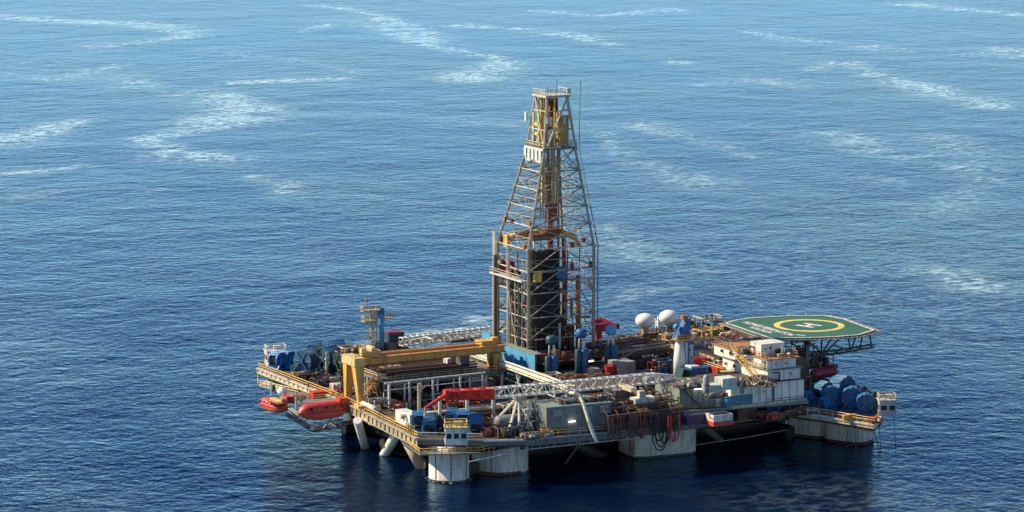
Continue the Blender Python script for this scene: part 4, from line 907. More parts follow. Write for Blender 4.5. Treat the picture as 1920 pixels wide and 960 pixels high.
# ------------------------------------------------------------------ lifeboats
def hull_boat(L, B, H, nx=18, canopy=True):
    """an enclosed lifeboat hull and canopy along X, keel at z=0"""
    hv = []; hf = []; K = 9
    for i in range(nx+1):
        s_ = -1+2*i/nx; wv = max(.03, (1-abs(s_)**3.2))**.55; kz = H*.5*abs(s_)**3.5
        for k in range(K):
            a_ = math.pi*k/(K-1); y = -B/2*wv*math.cos(a_); z = H*.5-(H*.5-kz)*(math.sin(a_)**.6) if 0 < k < K-1 else H*.5
            hv.append((s_*L/2, y, z))
    for i in range(nx):
        for k in range(K-1): hf.append((i*K+k, i*K+k+1, (i+1)*K+k+1, (i+1)*K+k))
    cv = []; cf = []
    for i in range(nx+1):
        s_ = -1+2*i/nx; wv = max(.03, (1-abs(s_)**3.4))**.5; ht = H*.52*(1-abs(s_)**5)**.6
        for k in range(K):
            a_ = math.pi*k/(K-1); cv.append((s_*L/2*.97, -B/2*.93*wv*math.cos(a_)*(1 if canopy else 1), H*.5+ht*math.sin(a_)**.75))
    for i in range(nx):
        for k in range(K-1): cf.append((i*K+k, (i+1)*K+k, (i+1)*K+k+1, i*K+k+1))
    return hv, hf, cv, cf
def lifeboat(loc, L, B, H, rz, label, lower, upper):
    t = thing('lifeboat', label, 'lifeboat', loc, rz=0); loc = V(loc); hv, hf, cv, cf = hull_boat(L, B, H)
    f = lambda vs: [loc+rot(v, rz) for v in vs]
    MB().add(f(hv), hf).build('hull', lower, t, True); MB().add(f(cv), cf).build('canopy', upper, t, True)
    g = lambda x, y, z: loc+rot((x, y, 0), rz)+V((0, 0, z))
    MB().box(g(L*.36, 0, H*.98), (L*.16, B*.5, H*.3), rz).build('helm_tower', upper, t)
    m = MB()
    for s_ in (-1, 1): m.box(g(0, s_*B*.49, H*.5), (L*.8, .12, .2), rz)
    m.build('fender', dred, t)
    for k in range(5): MB().box(g(-L*.3+k*L*.15, -B*.43, H*.74), (L*.06, .08, H*.13), rz).build('porthole', glass, t)
    return t
lifeboat(tuple(Q(606, 786, 6.2)), 12.6, 4.2, 3.9, R(2), 'large orange red enclosed lifeboat hanging outside the left deck edge', paint('lifeboat_hull_pinkish', (.72, .13, .09), .4, grime=.2), orred)
lifeboat(tuple(Q(514, 772, 7.0)), 9.8, 3.8, 2.9, R(-82), 'small orange boat hanging bow down at the far left', paint('boat_orange', (.82, .17, .06), .4, grime=.15), orred)
lifeboat(tuple(Q(1545, 708, 10.2)), 8.0, 2.6, 2.4, R(4), 'dark red lifeboat hanging under the helideck at the right', dred, paint('crimson', (.42, .03, .07), .45, grime=.2))
lifeboat(tuple(Q(520, 760, 9.2)), 6.0, 2.2, 1.6, R(-80), 'dark orange rescue boat stowed just above the small orange boat', dred, orange)
# davits and landing platforms
t = thing('lifeboat_landing', 'grating landing with struts under and behind the large orange lifeboat', 'boat landing', Q(600, 790, 5.5))
MB().prism([P2(556, 752, 7.6), P2(655, 752, 7.6), P2(672, 742, 7.6), P2(600, 728, 7.6), P2(548, 738, 7.6)], 7.4, 7.6).build('grating', midg, t)
MB().prism([P2(556, 757, 9.8), P2(652, 750, 9.8), P2(655, 745, 9.8), P2(560, 751, 9.8)], 9.7, 9.9).build('canopy_shelf', greeng, t)
m = MB(); m.truss(Q(538, 776, 6), Q(588, 806, 3.6), .9, .7, 6, .12, .08); m.truss(Q(588, 806, 3.6), Q(662, 790, 5), .9, .7, 7, .12, .08)
for a_, b_ in (((588, 800), (590, 776)), ((606, 803), (628, 778)), ((634, 798), (634, 776)), ((560, 786), (590, 770)), ((660, 796), (672, 770)), ((590, 776), (630, 800))): m.tube(Q(*a_, 4), Q(*b_, 7), .14, n=5)
m.build('under_truss', steel, t)
for px, py in ((556, 770), (640, 750)):
    o = Q(px, py, 7.6); MB().path([o, o+V((0, .4, 3.4)), o+V((-1.6, -1, 3.8))], .26, 6).build('davit', palew, t)
MB().ball(Q(588, 802, 4.2), .7).ball(Q(622, 798, 4.4), .8, .6).build('buoy', cream, t)
m = MB(); m.rail([Q(558, 752, 9.9), Q(652, 746, 9.9)], 1.1, 1.3, .08); m.rail([Q(540, 770, 6.5), Q(560, 784, 5.6)], 1.1, 1.2, .08); m.build('railing', cryel, t)
t = thing('left_corner_station', 'pale grey cabin, red lockers and posts tucked under the far left yellow walkway', 'boat station', Q(560, 730, 7.2))
MB().box(Q(556, 722, 7.4), (.8, 5.0, 3.0)).build('bulkhead', palew, t)
MB().box(Q(600, 742, 8.6), (4.4, 2.4, 2.2)).box(Q(626, 738, 9.2), (2, 1.6, 1.4)).build('red_locker', red, t)
MB().box(Q(552, 747, 8.2), (4.8, 2.4, 1.4)).build('orange_locker', orred, t)
MB().prism([P2(520, 752, 6.9), P2(575, 752, 6.9), P2(600, 735, 6.9), P2(535, 728, 6.9)], 6.7, 6.9).build('floor', midg, t)
for px, py in ((509, 742), (531, 752), (556, 760)): o = Q(px, py, 6.9); MB().tube(o, o+V((0, 0, 3.2)), .22).build('post', white, t)
MB().box(Q(567, 748, 8.6), (1.2, 1.2, 1.6)).build('pump', green, t); MB().box(Q(511, 728, 8.2), (1, 1, 1.4)).build('pump', green, t)
c = Q(530, 734, 8.6); d_ = thing('small_dome', 'round white dome at the far left between the small orange boat and the yellow walkway', 'dome', (c.x, c.y, 7)); MB().ball(c, 1.25, 1.05, 22, 12).build('dome', dome, d_, True); MB().tube((c.x, c.y, 6.8), c, .5).build('stand', palew, d_)
t = thing('side_gangway', 'pink white gangway section hung along the left deck girder', 'gangway', Q(700, 780, 7))
MB().path([Q(680, 780, 8), Q(695, 796, 7.0), Q(726, 800, 7.0), Q(752, 792, 7.6)], .3, 6).build('tube', paint('faded_pink', (.66, .42, .34), .5), t)
m = MB(); m.rail([Q(682, 776, 8), Q(700, 790, 7.2)], 1.0, .8, .1); m.build('railing', dorange, t)
o = Q(693, 765, 9.6); lonely(MB().tube(Q(680, 758, 10), Q(706, 769, 10), .75, n=12).build('white_roller', white, smooth=True), 'white cylinder lying on the left deck edge beside the gantry foot', 'roller')
# ------------------------------------------------------------------ deckhouses and accommodation
def windows(t, pts, sz, face, mat=glass, frame=white, nm='window'):
    """pts = centres; face 'u' = on a -u wall, 'v' = on a -v wall"""
    for p in pts:
        p = V(p)
        d = (.08, sz[0], sz[1]) if face == 'u' else (sz[0], .08, sz[1]); o = MB().box(p, d).build(nm, mat, t)
        m = MB(); w_, h_ = sz
        for s_ in (-1, 1):
            if face == 'u': m.box(p+V((-.05, 0, s_*h_/2)), (.1, w_+.2, .12)); m.box(p+V((-.05, s_*w_/2, 0)), (.09, .12, h_-.13))
            else: m.box(p+V((0, -.05, s_*h_/2)), (w_+.2, .1, .12)); m.box(p+V((s_*w_/2, -.05, 0)), (.12, .09, h_-.13))
        m.build(nm+'_frame', frame, o)
acc = thing('accommodation_block', 'stepped white accommodation block with rusty roofs in front of the helideck', 'accommodation block', (72, -6, Z2))
wall_w = paint('sunlit_wall_white', (.86, .84, .76), .5, grime=.28, scale=.22, lo=.52)  # brighter, cleaner white paint for the accommodation walls on every side
F1, F2, F3, F4 = 16.4, 18.9, 21.1, 23.9
B1 = (66.5, 85.2, -11.0, 3.0, Z2, F1); B2 = (76.2, 84.6, -10.4, 8, F1, F2); B3 = (76.4, 83.8, -9.8, 12, F2, F3); B4 = (77.0, 83.0, -6.4, -2.0, F3+.2, F4)
MB().bb(*B1).build('lower_storey', wall_w, acc); MB().bb(*B2).build('middle_storey', wall_w, acc); MB().bb(*B3).build('upper_storey', wall_w, acc)
MB().bb(B1[0]-.3, B1[1]+.3, B1[2]-.3, B1[3], F1, F1+.2).build('lower_roof', deckm, acc)
MB().bb(B2[0]-.3, B2[1]+.5, B2[2]-.4, B2[3], F2, F2+.2).build('middle_roof', midg, acc)
MB().bb(B3[0]-.3, B3[1]+.9, B3[2]-.5, B3[3]+.3, F3, F3+.2).build('upper_roof', paint('rusty_roof', (.42, .20, .08), .7, grime=.5), acc)
MB().bb(*B4).build('plant_room', white, acc); MB().bb(B4[0]-.1, B4[1]+.1, B4[2]-.1, B4[3]+.1, F4, F4+.12).build('plant_room_roof', white, acc)
MB().bb(80.6, 82.0, -6.5, -6.4, F3+.25, F3+1.6).build('plant_room_door', glass, acc)
MB().lathe((79.4, -6.45, 23.1), [(.35, -.1), (.35, .1)], 10, 'Y').lathe((78.2, -6.45, 22.9), [(.25, -.1), (.25, .1)], 10, 'Y').build('vent', midg, acc)
windows(acc, [(B3[0]-.03, y, 20.2) for y in (-1.0, 1.8, 4.9, 8.6)], (1.3, .8), 'u'); windows(acc, [(B2[0]-.03, y, 17.7) for y in (3.2, 6.6)], (1.0, .7), 'u')
windows(acc, [(78.6, B3[2]-.03, 20.1), (81.2, B3[2]-.03, 20.1)], (.5, .5), 'v', green); windows(acc, [(82.2, B2[2]-.03, 17.8)], (.5, .5), 'v', green); windows(acc, [(75, B1[2]-.03, 14.6)], (.5, .5), 'v', green)
MB().bb(76.05, 76.4, -9.3, -8.0, 19.0, 20.8).build('side_door', midg, acc)
m = MB(); m.rail([V((B3[0], B3[2], F3+.2)), V((B3[1]+.6, B3[2], F3+.2)), V((B3[1]+.6, 4, F3+.2))], 1.1, 1.0, .075); m.rail([V((B3[0], B3[2], F3+.2)), V((B3[0], 12, F3+.2))], 1.1, 1.6, .075); m.build('roof_railing', dorange, acc)
m = MB(); m.rail([V((B2[0]-.2, 1, F2+.2)), V((B2[0]-.2, B2[2]-.3, F2+.2))], 1.0, 1.4, .075); m.build('balcony_railing', cryel, acc)
m = MB()
for k in range(12):
    o = V((75.4, 2.5-k*.85, 21.2-k*.42)); m.box(o, (1.1, .5, .12))
m.tube((75.0, 3, 22.3), (75.0, -7.5, 17.4), .1); m.tube((75.9, 3, 22.3), (75.9, -7.5, 17.4), .1); m.tube((75.0, 3, 21.2), (75.0, -7.5, 16.5), .14); m.build('yellow_stair', yellow, acc)
MB().path([V((77.5, -10.6, 18.4)), V((78.9, -11.05, 18.4)), V((78.9, -11.05, 16.9)), V((77.2, -11.2, 16.9)), V((77.2, -11.2, Z2))], .14).build('black_pipe', dark, acc)
for k in range(9): x = 67.8+k*1.95; MB().bb(x-.05, x+.05, B1[2]-.05, B1[2], Z2+.3, 16.3).build('panel_seam', midg, acc)
MB().bb(B1[0], B1[1]+.4, B1[2]-.6, B1[2]-.02, Z2, Z2+.6).build('plinth', cream, acc)
for k in range(6): x = 77.3+k*1.0; MB().tube((x+3.8, -8.5+k*.5, 21.3), (x+3.8, -8.5+k*.5, 23.6-(k % 3)*.5), .08).build('roof_aerial', palew, acc)
m = MB(); m.ball((82.6, -9, 21.8), .55, .4, 12, 8); m.box((80.6, -8.6, 21.7), (1.4, .8, .7)); m.build('roof_equipment', cream, acc)
for k in range(4): x = 77.6+k*1.4; MB().bb(x-.04, x+.04, B3[2]-.04, B3[2], 19.2, 21.0).bb(x-.04, x+.04, B2[2]-.04, B2[2], 16.7, 18.8).build('panel_seam', midg, acc)
# accommodation wing running away from the camera
wing = thing('accommodation_wing', 'long sunlit cream wing with small dark windows behind the white block', 'deckhouse', (78, 20, Z2))
MB().bb(77.0, 90, 12.6, 32, Z2, 18.4).build('walls', cream, wing); MB().bb(76.6, 90.3, 12.5, 32.3, 18.4, 18.6).build('roof', deckm, wing)
windows(wing, [(76.96, y, 17.1) for y in (15, 18.6, 22.5, 27)], (1.0, .9), 'u')
MB().bb(74.6, 76.9, 4, 26, 16.0, 16.25).build('gallery', cryel, wing)
m = MB(); m.rail([V((74.6, 26, 16.25)), V((74.6, 4, 16.25))], 1.1, 1.5, .08); m.build('gallery_railing', cryel, wing)
m = MB(); m.bb(90.2, 97, 6, 44, Z1, 17.0); m.build('stair_block', brown, wing)
gd = thing('green_grey_deckhouse', 'long low green grey deckhouse with a flat roof left of the white accommodation', 'deckhouse', (57, -5, Z2))
MB().prism([(56.5, -6.3), (66.4, -8.0), (66.4, 2), (56.5, 4)], Z2, 16.2).build('walls', greeng, gd)
MB().prism([(56.3, -6.6), (66.45, -8.3), (66.45, 2.2), (56.3, 4.2)], 16.2, 16.4).build('roof', steel, gd)
for k in range(8): t_ = k/7; MB().bb(56.8+9*t_, 56.9+9*t_, -6.52-1.55*t_, -6.36-1.55*t_, Z2+.2, 16).build('rib', midg, gd)
MB().tube((57, -7.0, 16), (61, -7.9, Z2+.2), .18).build('stair_rail', dark, gd)
for a_, b_ in ((60.5, -7.65), (64.2, -8.3)): MB().box((a_, b_, 15.9), (2.0, .12, .12), R(-9)).build('white_strip_lamp', lamp, gd)
gb = thing('grey_mud_house', 'big blank grey steel house with two small boxes behind the bent pipe', 'deckhouse', Q(1080, 812, Z1))
c = Q(1082, 812, Z1); rzf = R(-5)
MB().box((c.x+1, c.y+4.3, Z1+2.9), (15, 8, 5.8), rzf).build('walls', midg, gb); MB().box((c.x+1, c.y+4.3, Z1+5.9), (15.3, 8.3, .2), rzf).build('roof', greeng, gb)
for dx in (-5.6, 1.4, 5.2): MB().box((c.x+1+dx, c.y+.1-dx*.09, Z1+4.7), (1.9, 1.1, 1.3), rzf).build('vent_box', grey, gb)
for k in range(8): dx = -7+k*2.0; MB().box((c.x+1+dx, c.y+.24-dx*.087, Z1+2.2), (.14, .16, 4.2), rzf).build('wall_rib', greeng, gb)
MB().box((c.x-1.2, c.y+.0, Z1+2.6), (1.5, .2, .14), rzf).build('strip_lamp', lamp, gb)
MB().box((c.x+10.5, c.y+3.0, Z1+2.3), (3.4, 5, 4.6), rzf).build('annex', dark, gb)
# ------------------------------------------------------------------ boxes, tanks, skids
def container(p, l, w_, h, mat, label, cat='container', rz=0, open_top=False, top=None, grp=None, nm='container'):
    t = thing(nm, label, cat, p, grp); p = V(p); L = lambda x, y, z: p+rot((x, y, 0), rz)+V((0, 0, z))
    if open_top:
        m = MB()
        for s_ in (-1, 1): m.box(L(0, s_*(w_/2-.08), h/2), (l, .14, h), rz); m.box(L(s_*(l/2-.08), 0, h/2), (.14, w_-.3, h), rz)
        m.box(L(0, 0, .15), (l-.3, w_-.3, .2), rz); m.build('walls', mat, t)
    else:
        MB().box(L(0, 0, h/2), (l-.1, w_-.1, h-.1), rz).build('body', mat, t); MB().box(L(0, 0, h-.02), (l-.2, w_-.2, .08), rz).build('roof', top or mat, t)
    m = MB()
    for a_ in (-1, 1):
        for b_ in (-1, 1): m.box(L(a_*(l/2-.1), b_*(w_/2-.1), h/2), (.24, .24, h), rz)
        for z in (.1, h-.1): m.box(L(0, a_*(w_/2-.1), z), (l-.5, .22, .2), rz); m.box(L(a_*(l/2-.1), 0, z), (.22, w_-.5, .2), rz)
    m.build('frame', mat, t)
    k = max(2, int(l/.55)); m = MB()
    for i in range(k): m.box(L(-l/2+.4+(l-.8)*i/(k-1), -w_/2+.02, h/2), (.16, .1, h-.5), rz)
    k = max(2, int(w_/.55))
    for i in range(k): m.box(L(-l/2+.02, -w_/2+.4+(w_-.8)*i/(k-1), h/2), (.1, .16, h-.5), rz)
    m.build('corrugation', mat, t); return t
def tank(p, l, r_, mat, label, rz=0, vert=False):
    t = thing('tank', label, 'tank', p); p = V(p)
    if vert:
        MB().lathe(p, [(r_*.95, 0), (r_, .15), (r_, l*.85), (r_*.6, l*.98), (r_*.2, l)], 18).build('shell', mat, t, True)
        MB().lathe(p+V((0, 0, l*.45)), [(r_*1.06, -.1), (r_*1.06, .1)], 18).build('band', steel, t)
    else:
        MB().lathe(p+V((0, 0, r_+.4)), [(r_*.3, -l/2), (r_*.8, -l/2+.25), (r_, -l/2+.6), (r_, l/2-.6), (r_*.8, l/2-.25), (r_*.3, l/2)], 18, 'X', rz).build('shell', mat, t, True)
        for s_ in (-.3, .3): MB().box(p+rot((s_*l, 0, 0), rz)+V((0, 0, .35)), (.4, r_*1.7, .7), rz).build('saddle', steel, t)
    return t
ochre = paint('ochre_paint', (.34, .22, .08), .6, grime=.5)
def skid(p, l, w_, h, mats, label, cat='deck machinery', seed=1, rz=0, nm='deck_machinery', dens=1.6):
    """a framed machine: base frame, housings, drums, pipes, stacks"""
    rd = random.Random(seed); t = thing(nm, label, cat, p); p = V(p); mats = list(mats)+([brown, rust, ochre] if len(mats) > 2 else []); L = lambda x, y, z: p+rot((x, y, 0), rz)+V((0, 0, z))
    MB().box(L(0, 0, .12), (l, w_, .24), rz).build('base_frame', dark, t)
    n_ = max(3, int(l*w_*.35*dens))
    for i in range(n_):
        x, y = rd.uniform(-l/2, l/2)*.85, rd.uniform(-w_/2, w_/2)*.85; s = rd.uniform(.5, 1.4); hh = h*rd.uniform(.25, .8); mt = rd.choice(mats)
        q_ = rd.random()
        if q_ < .45: MB().box(L(x, y, .24+hh/2), (s*rd.uniform(.7, 1.6), s, hh), rz+rd.uniform(-.05, .05)).build('housing', mt, t)
        elif q_ < .65: MB().lathe(L(x, y, .24), [(s*.45, 0), (s*.45, hh), (s*.25, hh+.2)], 12).build('vessel', mt, t, True)
        elif q_ < .8: MB().lathe(L(x, y, .3+s*.5), [(s*.45, -s*.8), (s*.5, -s*.7), (s*.5, s*.7), (s*.45, s*.8)], 12, 'X', rz).build('drum', mt, t, True)
        else: MB().tube(L(x, y, .2), L(x, y, h*rd.uniform(.7, 1.15)), .12).build('stack', mt, t)
    for i in range(int(n_*1.1)):
        a_ = L(rd.uniform(-l/2, l/2), rd.uniform(-w_/2, w_/2), rd.uniform(.3, h)); mt = rd.choice(mats+[rust, palew, steel]); r_ = rd.uniform(.07, .16)
        b_ = a_+rot((rd.choice((-1, 1))*rd.uniform(1, l*.5), 0, 0), rz); c_ = b_+rot((0, rd.choice((-1, 1))*rd.uniform(.6, w_*.5), 0), rz); d = V((c_.x, c_.y, max(p.z+.2, c_.z-rd.uniform(.5, h))))
        MB().path([a_, b_, c_, d], r_, 5).build('pipe', mt, t)
    m = MB(); z = h*.9
    for a_ in (-1, 1):
        for b_ in (-1, 1): m.box(L(a_*l*.48, b_*w_*.48, z/2), (.16, .16, z), rz)
        m.box(L(0, a_*w_*.48, z), (l*.96, .14, .14), rz); m.box(L(a_*l*.48, 0, z), (.14, w_*.96-.2, .14), rz)
    m.build('cage', mats[0], t)
    return t
ct = lambda px, py, z, l, w_, h, mat, label, **k: container(tuple(Q(px, py, z)+V((0, w_/2, 0))), l, w_, h, mat, label, **k)
sk = lambda px, py, z, l, w_, h, mats, label, **k: skid(tuple(Q(px, py, z)+V((0, w_/2, 0))), l, w_, h, mats, label, **k)
# front row on the main deck, right half
t = ct(1356, 798, Z1, 4.8, 3.4, 2.4, white, 'open topped white skip with a red bottom half on the front deck', open_top=True, cat='skip', nm='skip')
c = Q(1356, 798, Z1)+V((0, 1.7, 0)); MB().box(c+V((0, 0, .5)), (5.0, 3.6, 1.0)).build('red_base', paint('skip_red', (.62, .07, .03), .5, grime=.2), t); MB().box(c+V((0, 0, 1.9)), (4.2, 2.8, .3)).build('contents', brown, t)
ct(1309, 796, Z1, 5.4, 2.6, 2.2, paint('purple_navy', (.06, .055, .12), .5), 'dark navy container with pale marks left of the white and red skip')
ct(1401, 786, Z1, 4.6, 2.6, 2.2, rust, 'rusty brown container between the white skip and the navy container'); ct(1457, 777, Z1, 5.4, 2.4, 1.9, paint('navy_paint', (.02, .03, .16), .5), 'navy blue container under the white accommodation block')
MB().box(Q(1457, 777, Z1)+V((-.3, -.02, 1.1)), (.7, .12, .5)).build('x', palew) if False else None
sk(1455, 788, Z1, 4.6, 2.4, 1.5, [red, orred, dred], 'bright red pump skid at the deck edge before the navy container', seed=5); sk(1496, 780, Z1, 4.4, 2.2, 1.3, [dorange, yellow, rust], 'yellow and rusty pipe skid at the left end of the right corner rail', seed=6)
sk(1525, 777, Z1, 3, 1.8, 1.1, [palew, cream, steel], 'small pale machine on the right corner deck beside the railing', seed=7); ct(1594, 788, Z1+.1, 3.2, .8, 1.2, yellow, 'flat yellow locker fixed to the right corner rail', nm='locker', cat='locker')
sk(1642, 794, Z1, 2.2, 1.4, 1.3, [red, dorange], 'small red fire box at the outer end of the right corner rail', seed=8)
# on the upper deck
ct(1387, 764, Z2, 6.4, 2.6, 2.7, paint('container_sky_blue', (.10, .27, .38), .5, grime=.25), 'blue container with a cream roof on the upper deck edge', top=cream)
ct(1350, 763, Z2, 1.2, 1.2, 1.6, white, 'small white locker at the left end of the blue container', nm='locker', cat='locker')
t = thing('fir_tree', 'small dark green fir tree standing on the deck before the white wall', 'tree', tuple(Q(1434, 757, Z2))); o = Q(1434, 757, Z2)
MB().tube(o, o+V((0, 0, 2.8)), .12, .04).build('trunk', brown, t); m = MB(); rd = random.Random(4)
for k in range(260):
    z = rd.uniform(.35, 2.4); r_ = (2.6-z)*.48*math.sqrt(rd.random()); a_ = rd.uniform(0, 6.3); p = o+V((r_*math.cos(a_), r_*math.sin(a_), z)); e = V((rd.uniform(-.25, .25), rd.uniform(-.25, .25), rd.uniform(-.2, .12)))
    m.add([p, p+e, p+e.cross(V((.3, .2, 1)))*.7], [(0, 1, 2)])
m.build('crown', leafm, t); MB().box(o+V((0, 0, .2)), (.8, .8, .4)).build('pot', cream, t)
sk(1458, 753, Z2, 2.4, 1.2, 1.6, [green, dark], 'small dark pump with a wheel right of the fir tree', seed=11)
ct(1368, 731, 16.4, 3.6, 3.2, 2.5, palew, 'white tank container on the roof of the green grey deckhouse'); ct(1341, 735, 16.4, 3.0, 3.0, 1.4, paint('mint_paint', (.52, .64, .56), .5), 'mint green hut roof with dark opening below, left of the white tank container', nm='hut', cat='hut')
tank(tuple(Q(1324, 737, 16.2)), 4.0, .7, grey, 'grey upright tank with a round cap beside the mint green hut', vert=True); tank(tuple(Q(1390, 738, 15.4)), 3.6, .45, grey, 'slim grey upright vent pipe before the white block', vert=True)
MB().lathe(Q(1326, 715, 18.4), [(.6, -.2), (.6, .2)], 12, 'Y').build('x', white) if False else None
for k, (px, py, l, w_, h, mt, lb) in enumerate(((1318, 694, 5.0, 3.4, 2.5, red, 'large red container right of the crane post'), (1338, 700, 3.2, 2.4, 1.6, blue, 'blue container just right of the large red one'), (1362, 703, 4.6, 3.0, 1.7, orred, 'orange red container stack behind the white tank container'), (1316, 700, 2.0, 1.4, 1.2, yellow, 'yellow crate below the large red container'))):
    ct(px, py, 15.0, l, w_, h, mt, lb)
ct(1385, 693, 15.6, 4.4, 3, 1.8, dorange, 'rusty orange container beside the sunlit wing')
skl = [('brown rope and net heap spilling before the sunlit cream wall', 1425, 726, 16.7, 6.5, 4.5, 1.9, [paint('net_tan', (.30, .23, .13), .9, grime=.5), brown, cream])]
for lb, px, py, z, l, w_, h, mts in skl:
    t = thing('net_heap', lb, 'net heap', tuple(Q(px, py, z))); o = Q(px, py, z)+V((0, w_/2, 0)); rd = random.Random(9)
    for k in range(34):
        a_ = o+V((rd.uniform(-l/2, l/2), rd.uniform(-w_/2, w_/2), 0)); z_ = h*max(.15, 1-((a_.x-o.x)/(l*.6))**2-((a_.y-o.y)/(w_*.6))**2)
        m = MB(); r_ = rd.uniform(.5, 1.0); pts = [a_+V((r_*math.cos(i*.9), r_*math.sin(i*.9), z_*rd.uniform(.3, 1))) for i in range(8)]; m.path(pts, .14, 5); m.build('rope_coil', mts[k % 3], t)
t = thing('net_mound', 'mottled brown mound of nets and rope against the sunlit white wall', 'net mound', tuple(Q(1428, 722, F1+.2))); o = Q(1428, 722, F1+.2)+V((0, 1.5, 0)); rd = random.Random(31)
vs = []; fs = []; nu, nv = 26, 16
for i in range(nu+1):
    for j in range(nv+1):
        a_, b_ = -1+2*i/nu, -1+2*j/nv; r2 = max(0, 1-a_*a_-b_*b_); vs.append((o.x+a_*4.0, o.y+b_*2.6, o.z+2.0*r2**.5*(.8+.3*rd.random())))
for i in range(nu):
    for j in range(nv): k = i*(nv+1)+j; fs.append((k, k+nv+1, k+nv+2, k+1))
MB().add(vs, fs).build('netting', paint('net_mottled', (.27, .22, .13), .9, grime=.7, scale=1.2, lo=.45, hi=.6), t)
# around the tensioners
t = sk(1035, 712, 14.2, 5.0, 2.4, 1.3, [white, dorange, orange], 'white and orange low machine at the foot of the nearest tensioner', seed=21)
ct(1116, 706, 14.2, 2.4, 1.8, 1.7, cream, 'small cream box before the middle tensioner', nm='equipment_box', cat='equipment box'); ct(1151, 704, 14.2, 3.6, 2.4, 2.1, red, 'red stacked basket just left of the grey stepped box', nm='basket', cat='basket')
ct(1175, 703, 14.2, 4.4, 4.5, 2.9, paint('stone_grey', (.36, .36, .31), .6), 'grey stepped box under the brown catwalk', nm='equipment_house', cat='equipment house')
t = thing('raised_middle_deck', 'raised dark middle deck carrying the tensioners and catwalks', 'deck', (45, 25, Z2))
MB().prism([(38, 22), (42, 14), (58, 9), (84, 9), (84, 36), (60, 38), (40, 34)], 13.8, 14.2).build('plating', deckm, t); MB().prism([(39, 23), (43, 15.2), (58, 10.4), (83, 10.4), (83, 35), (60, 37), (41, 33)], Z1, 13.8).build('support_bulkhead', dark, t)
m = MB(); m.rail([V((38.2, 22, 14.2)), V((42.1, 14.2, 14.2)), V((58, 9.2, 14.2)), V((76, 9.2, 14.2))], 1.1, 1.6, .085); m.build('railing', dorange, t)
for k, (px, py) in enumerate(((1066, 679), (1108, 677))): lonely(MB().box(Q(px, py, 15.4), (1.3, .3, .22)).build('strip_lamp', lamp), ('lit strip lamp between the nearest two tensioners', 'lit strip lamp right of the middle tensioner')[k], 'lamp')
# brown catwalk beams between the derrick and the crane
cw = thing('riser_catwalk', 'long brown catwalk beams running from the derrick to the crane post', 'catwalk', (70, 25, 14.5))
a_ = Q(1155, 668, 17.0); b_ = Q(1268, 652, 17.0); dirn = (b_-a_).normalized(); nn = V((-dirn.y, dirn.x, 0))
for k in range(5):
    MB().box((a_+b_)/2+nn*(k*1.7)+V((0, 0, -.3+.25*(k % 2))), ((b_-a_).length, .55, .8), math.atan2(dirn.y, dirn.x)).build('beam', (brown, steel, paint('olive_paint', (.20, .17, .08), .6, grime=.5), brown, dark)[k], cw)
for k in range(7):
    o = a_.lerp(b_, k/6); MB().tube(V((o.x, o.y+.4, 14.2)), V((o.x, o.y+.4, 16.6)), .2, n=5).build('post', brown, cw)
for k in range(10): MB().tube(a_+nn*(8.4+k*.45)+V((0, 0, .4+.3*(k % 2))), b_+nn*(8.4+k*.45)+V((-(k % 4)*2, 0, .4+.3*(k % 2))), .2, n=6).build('riser_pipe', (brown, dark, steel)[k % 3], cw)
m = MB(); m.rail([a_+V((0, -.3, .1)), b_+V((0, -.3, .1))], 1.1, 2, .08); m.build('railing', cryel, cw)
RUSTY = [brown, rust, steel, dark, dred]; PALE = [palew, cream, grey, steel]; YEL = [cryel, yellow, cream, brown, orange]; DK = [dark, brown, midg, steel, blue]; MIX = [midg, brown, dred, cream, greeng, blue]
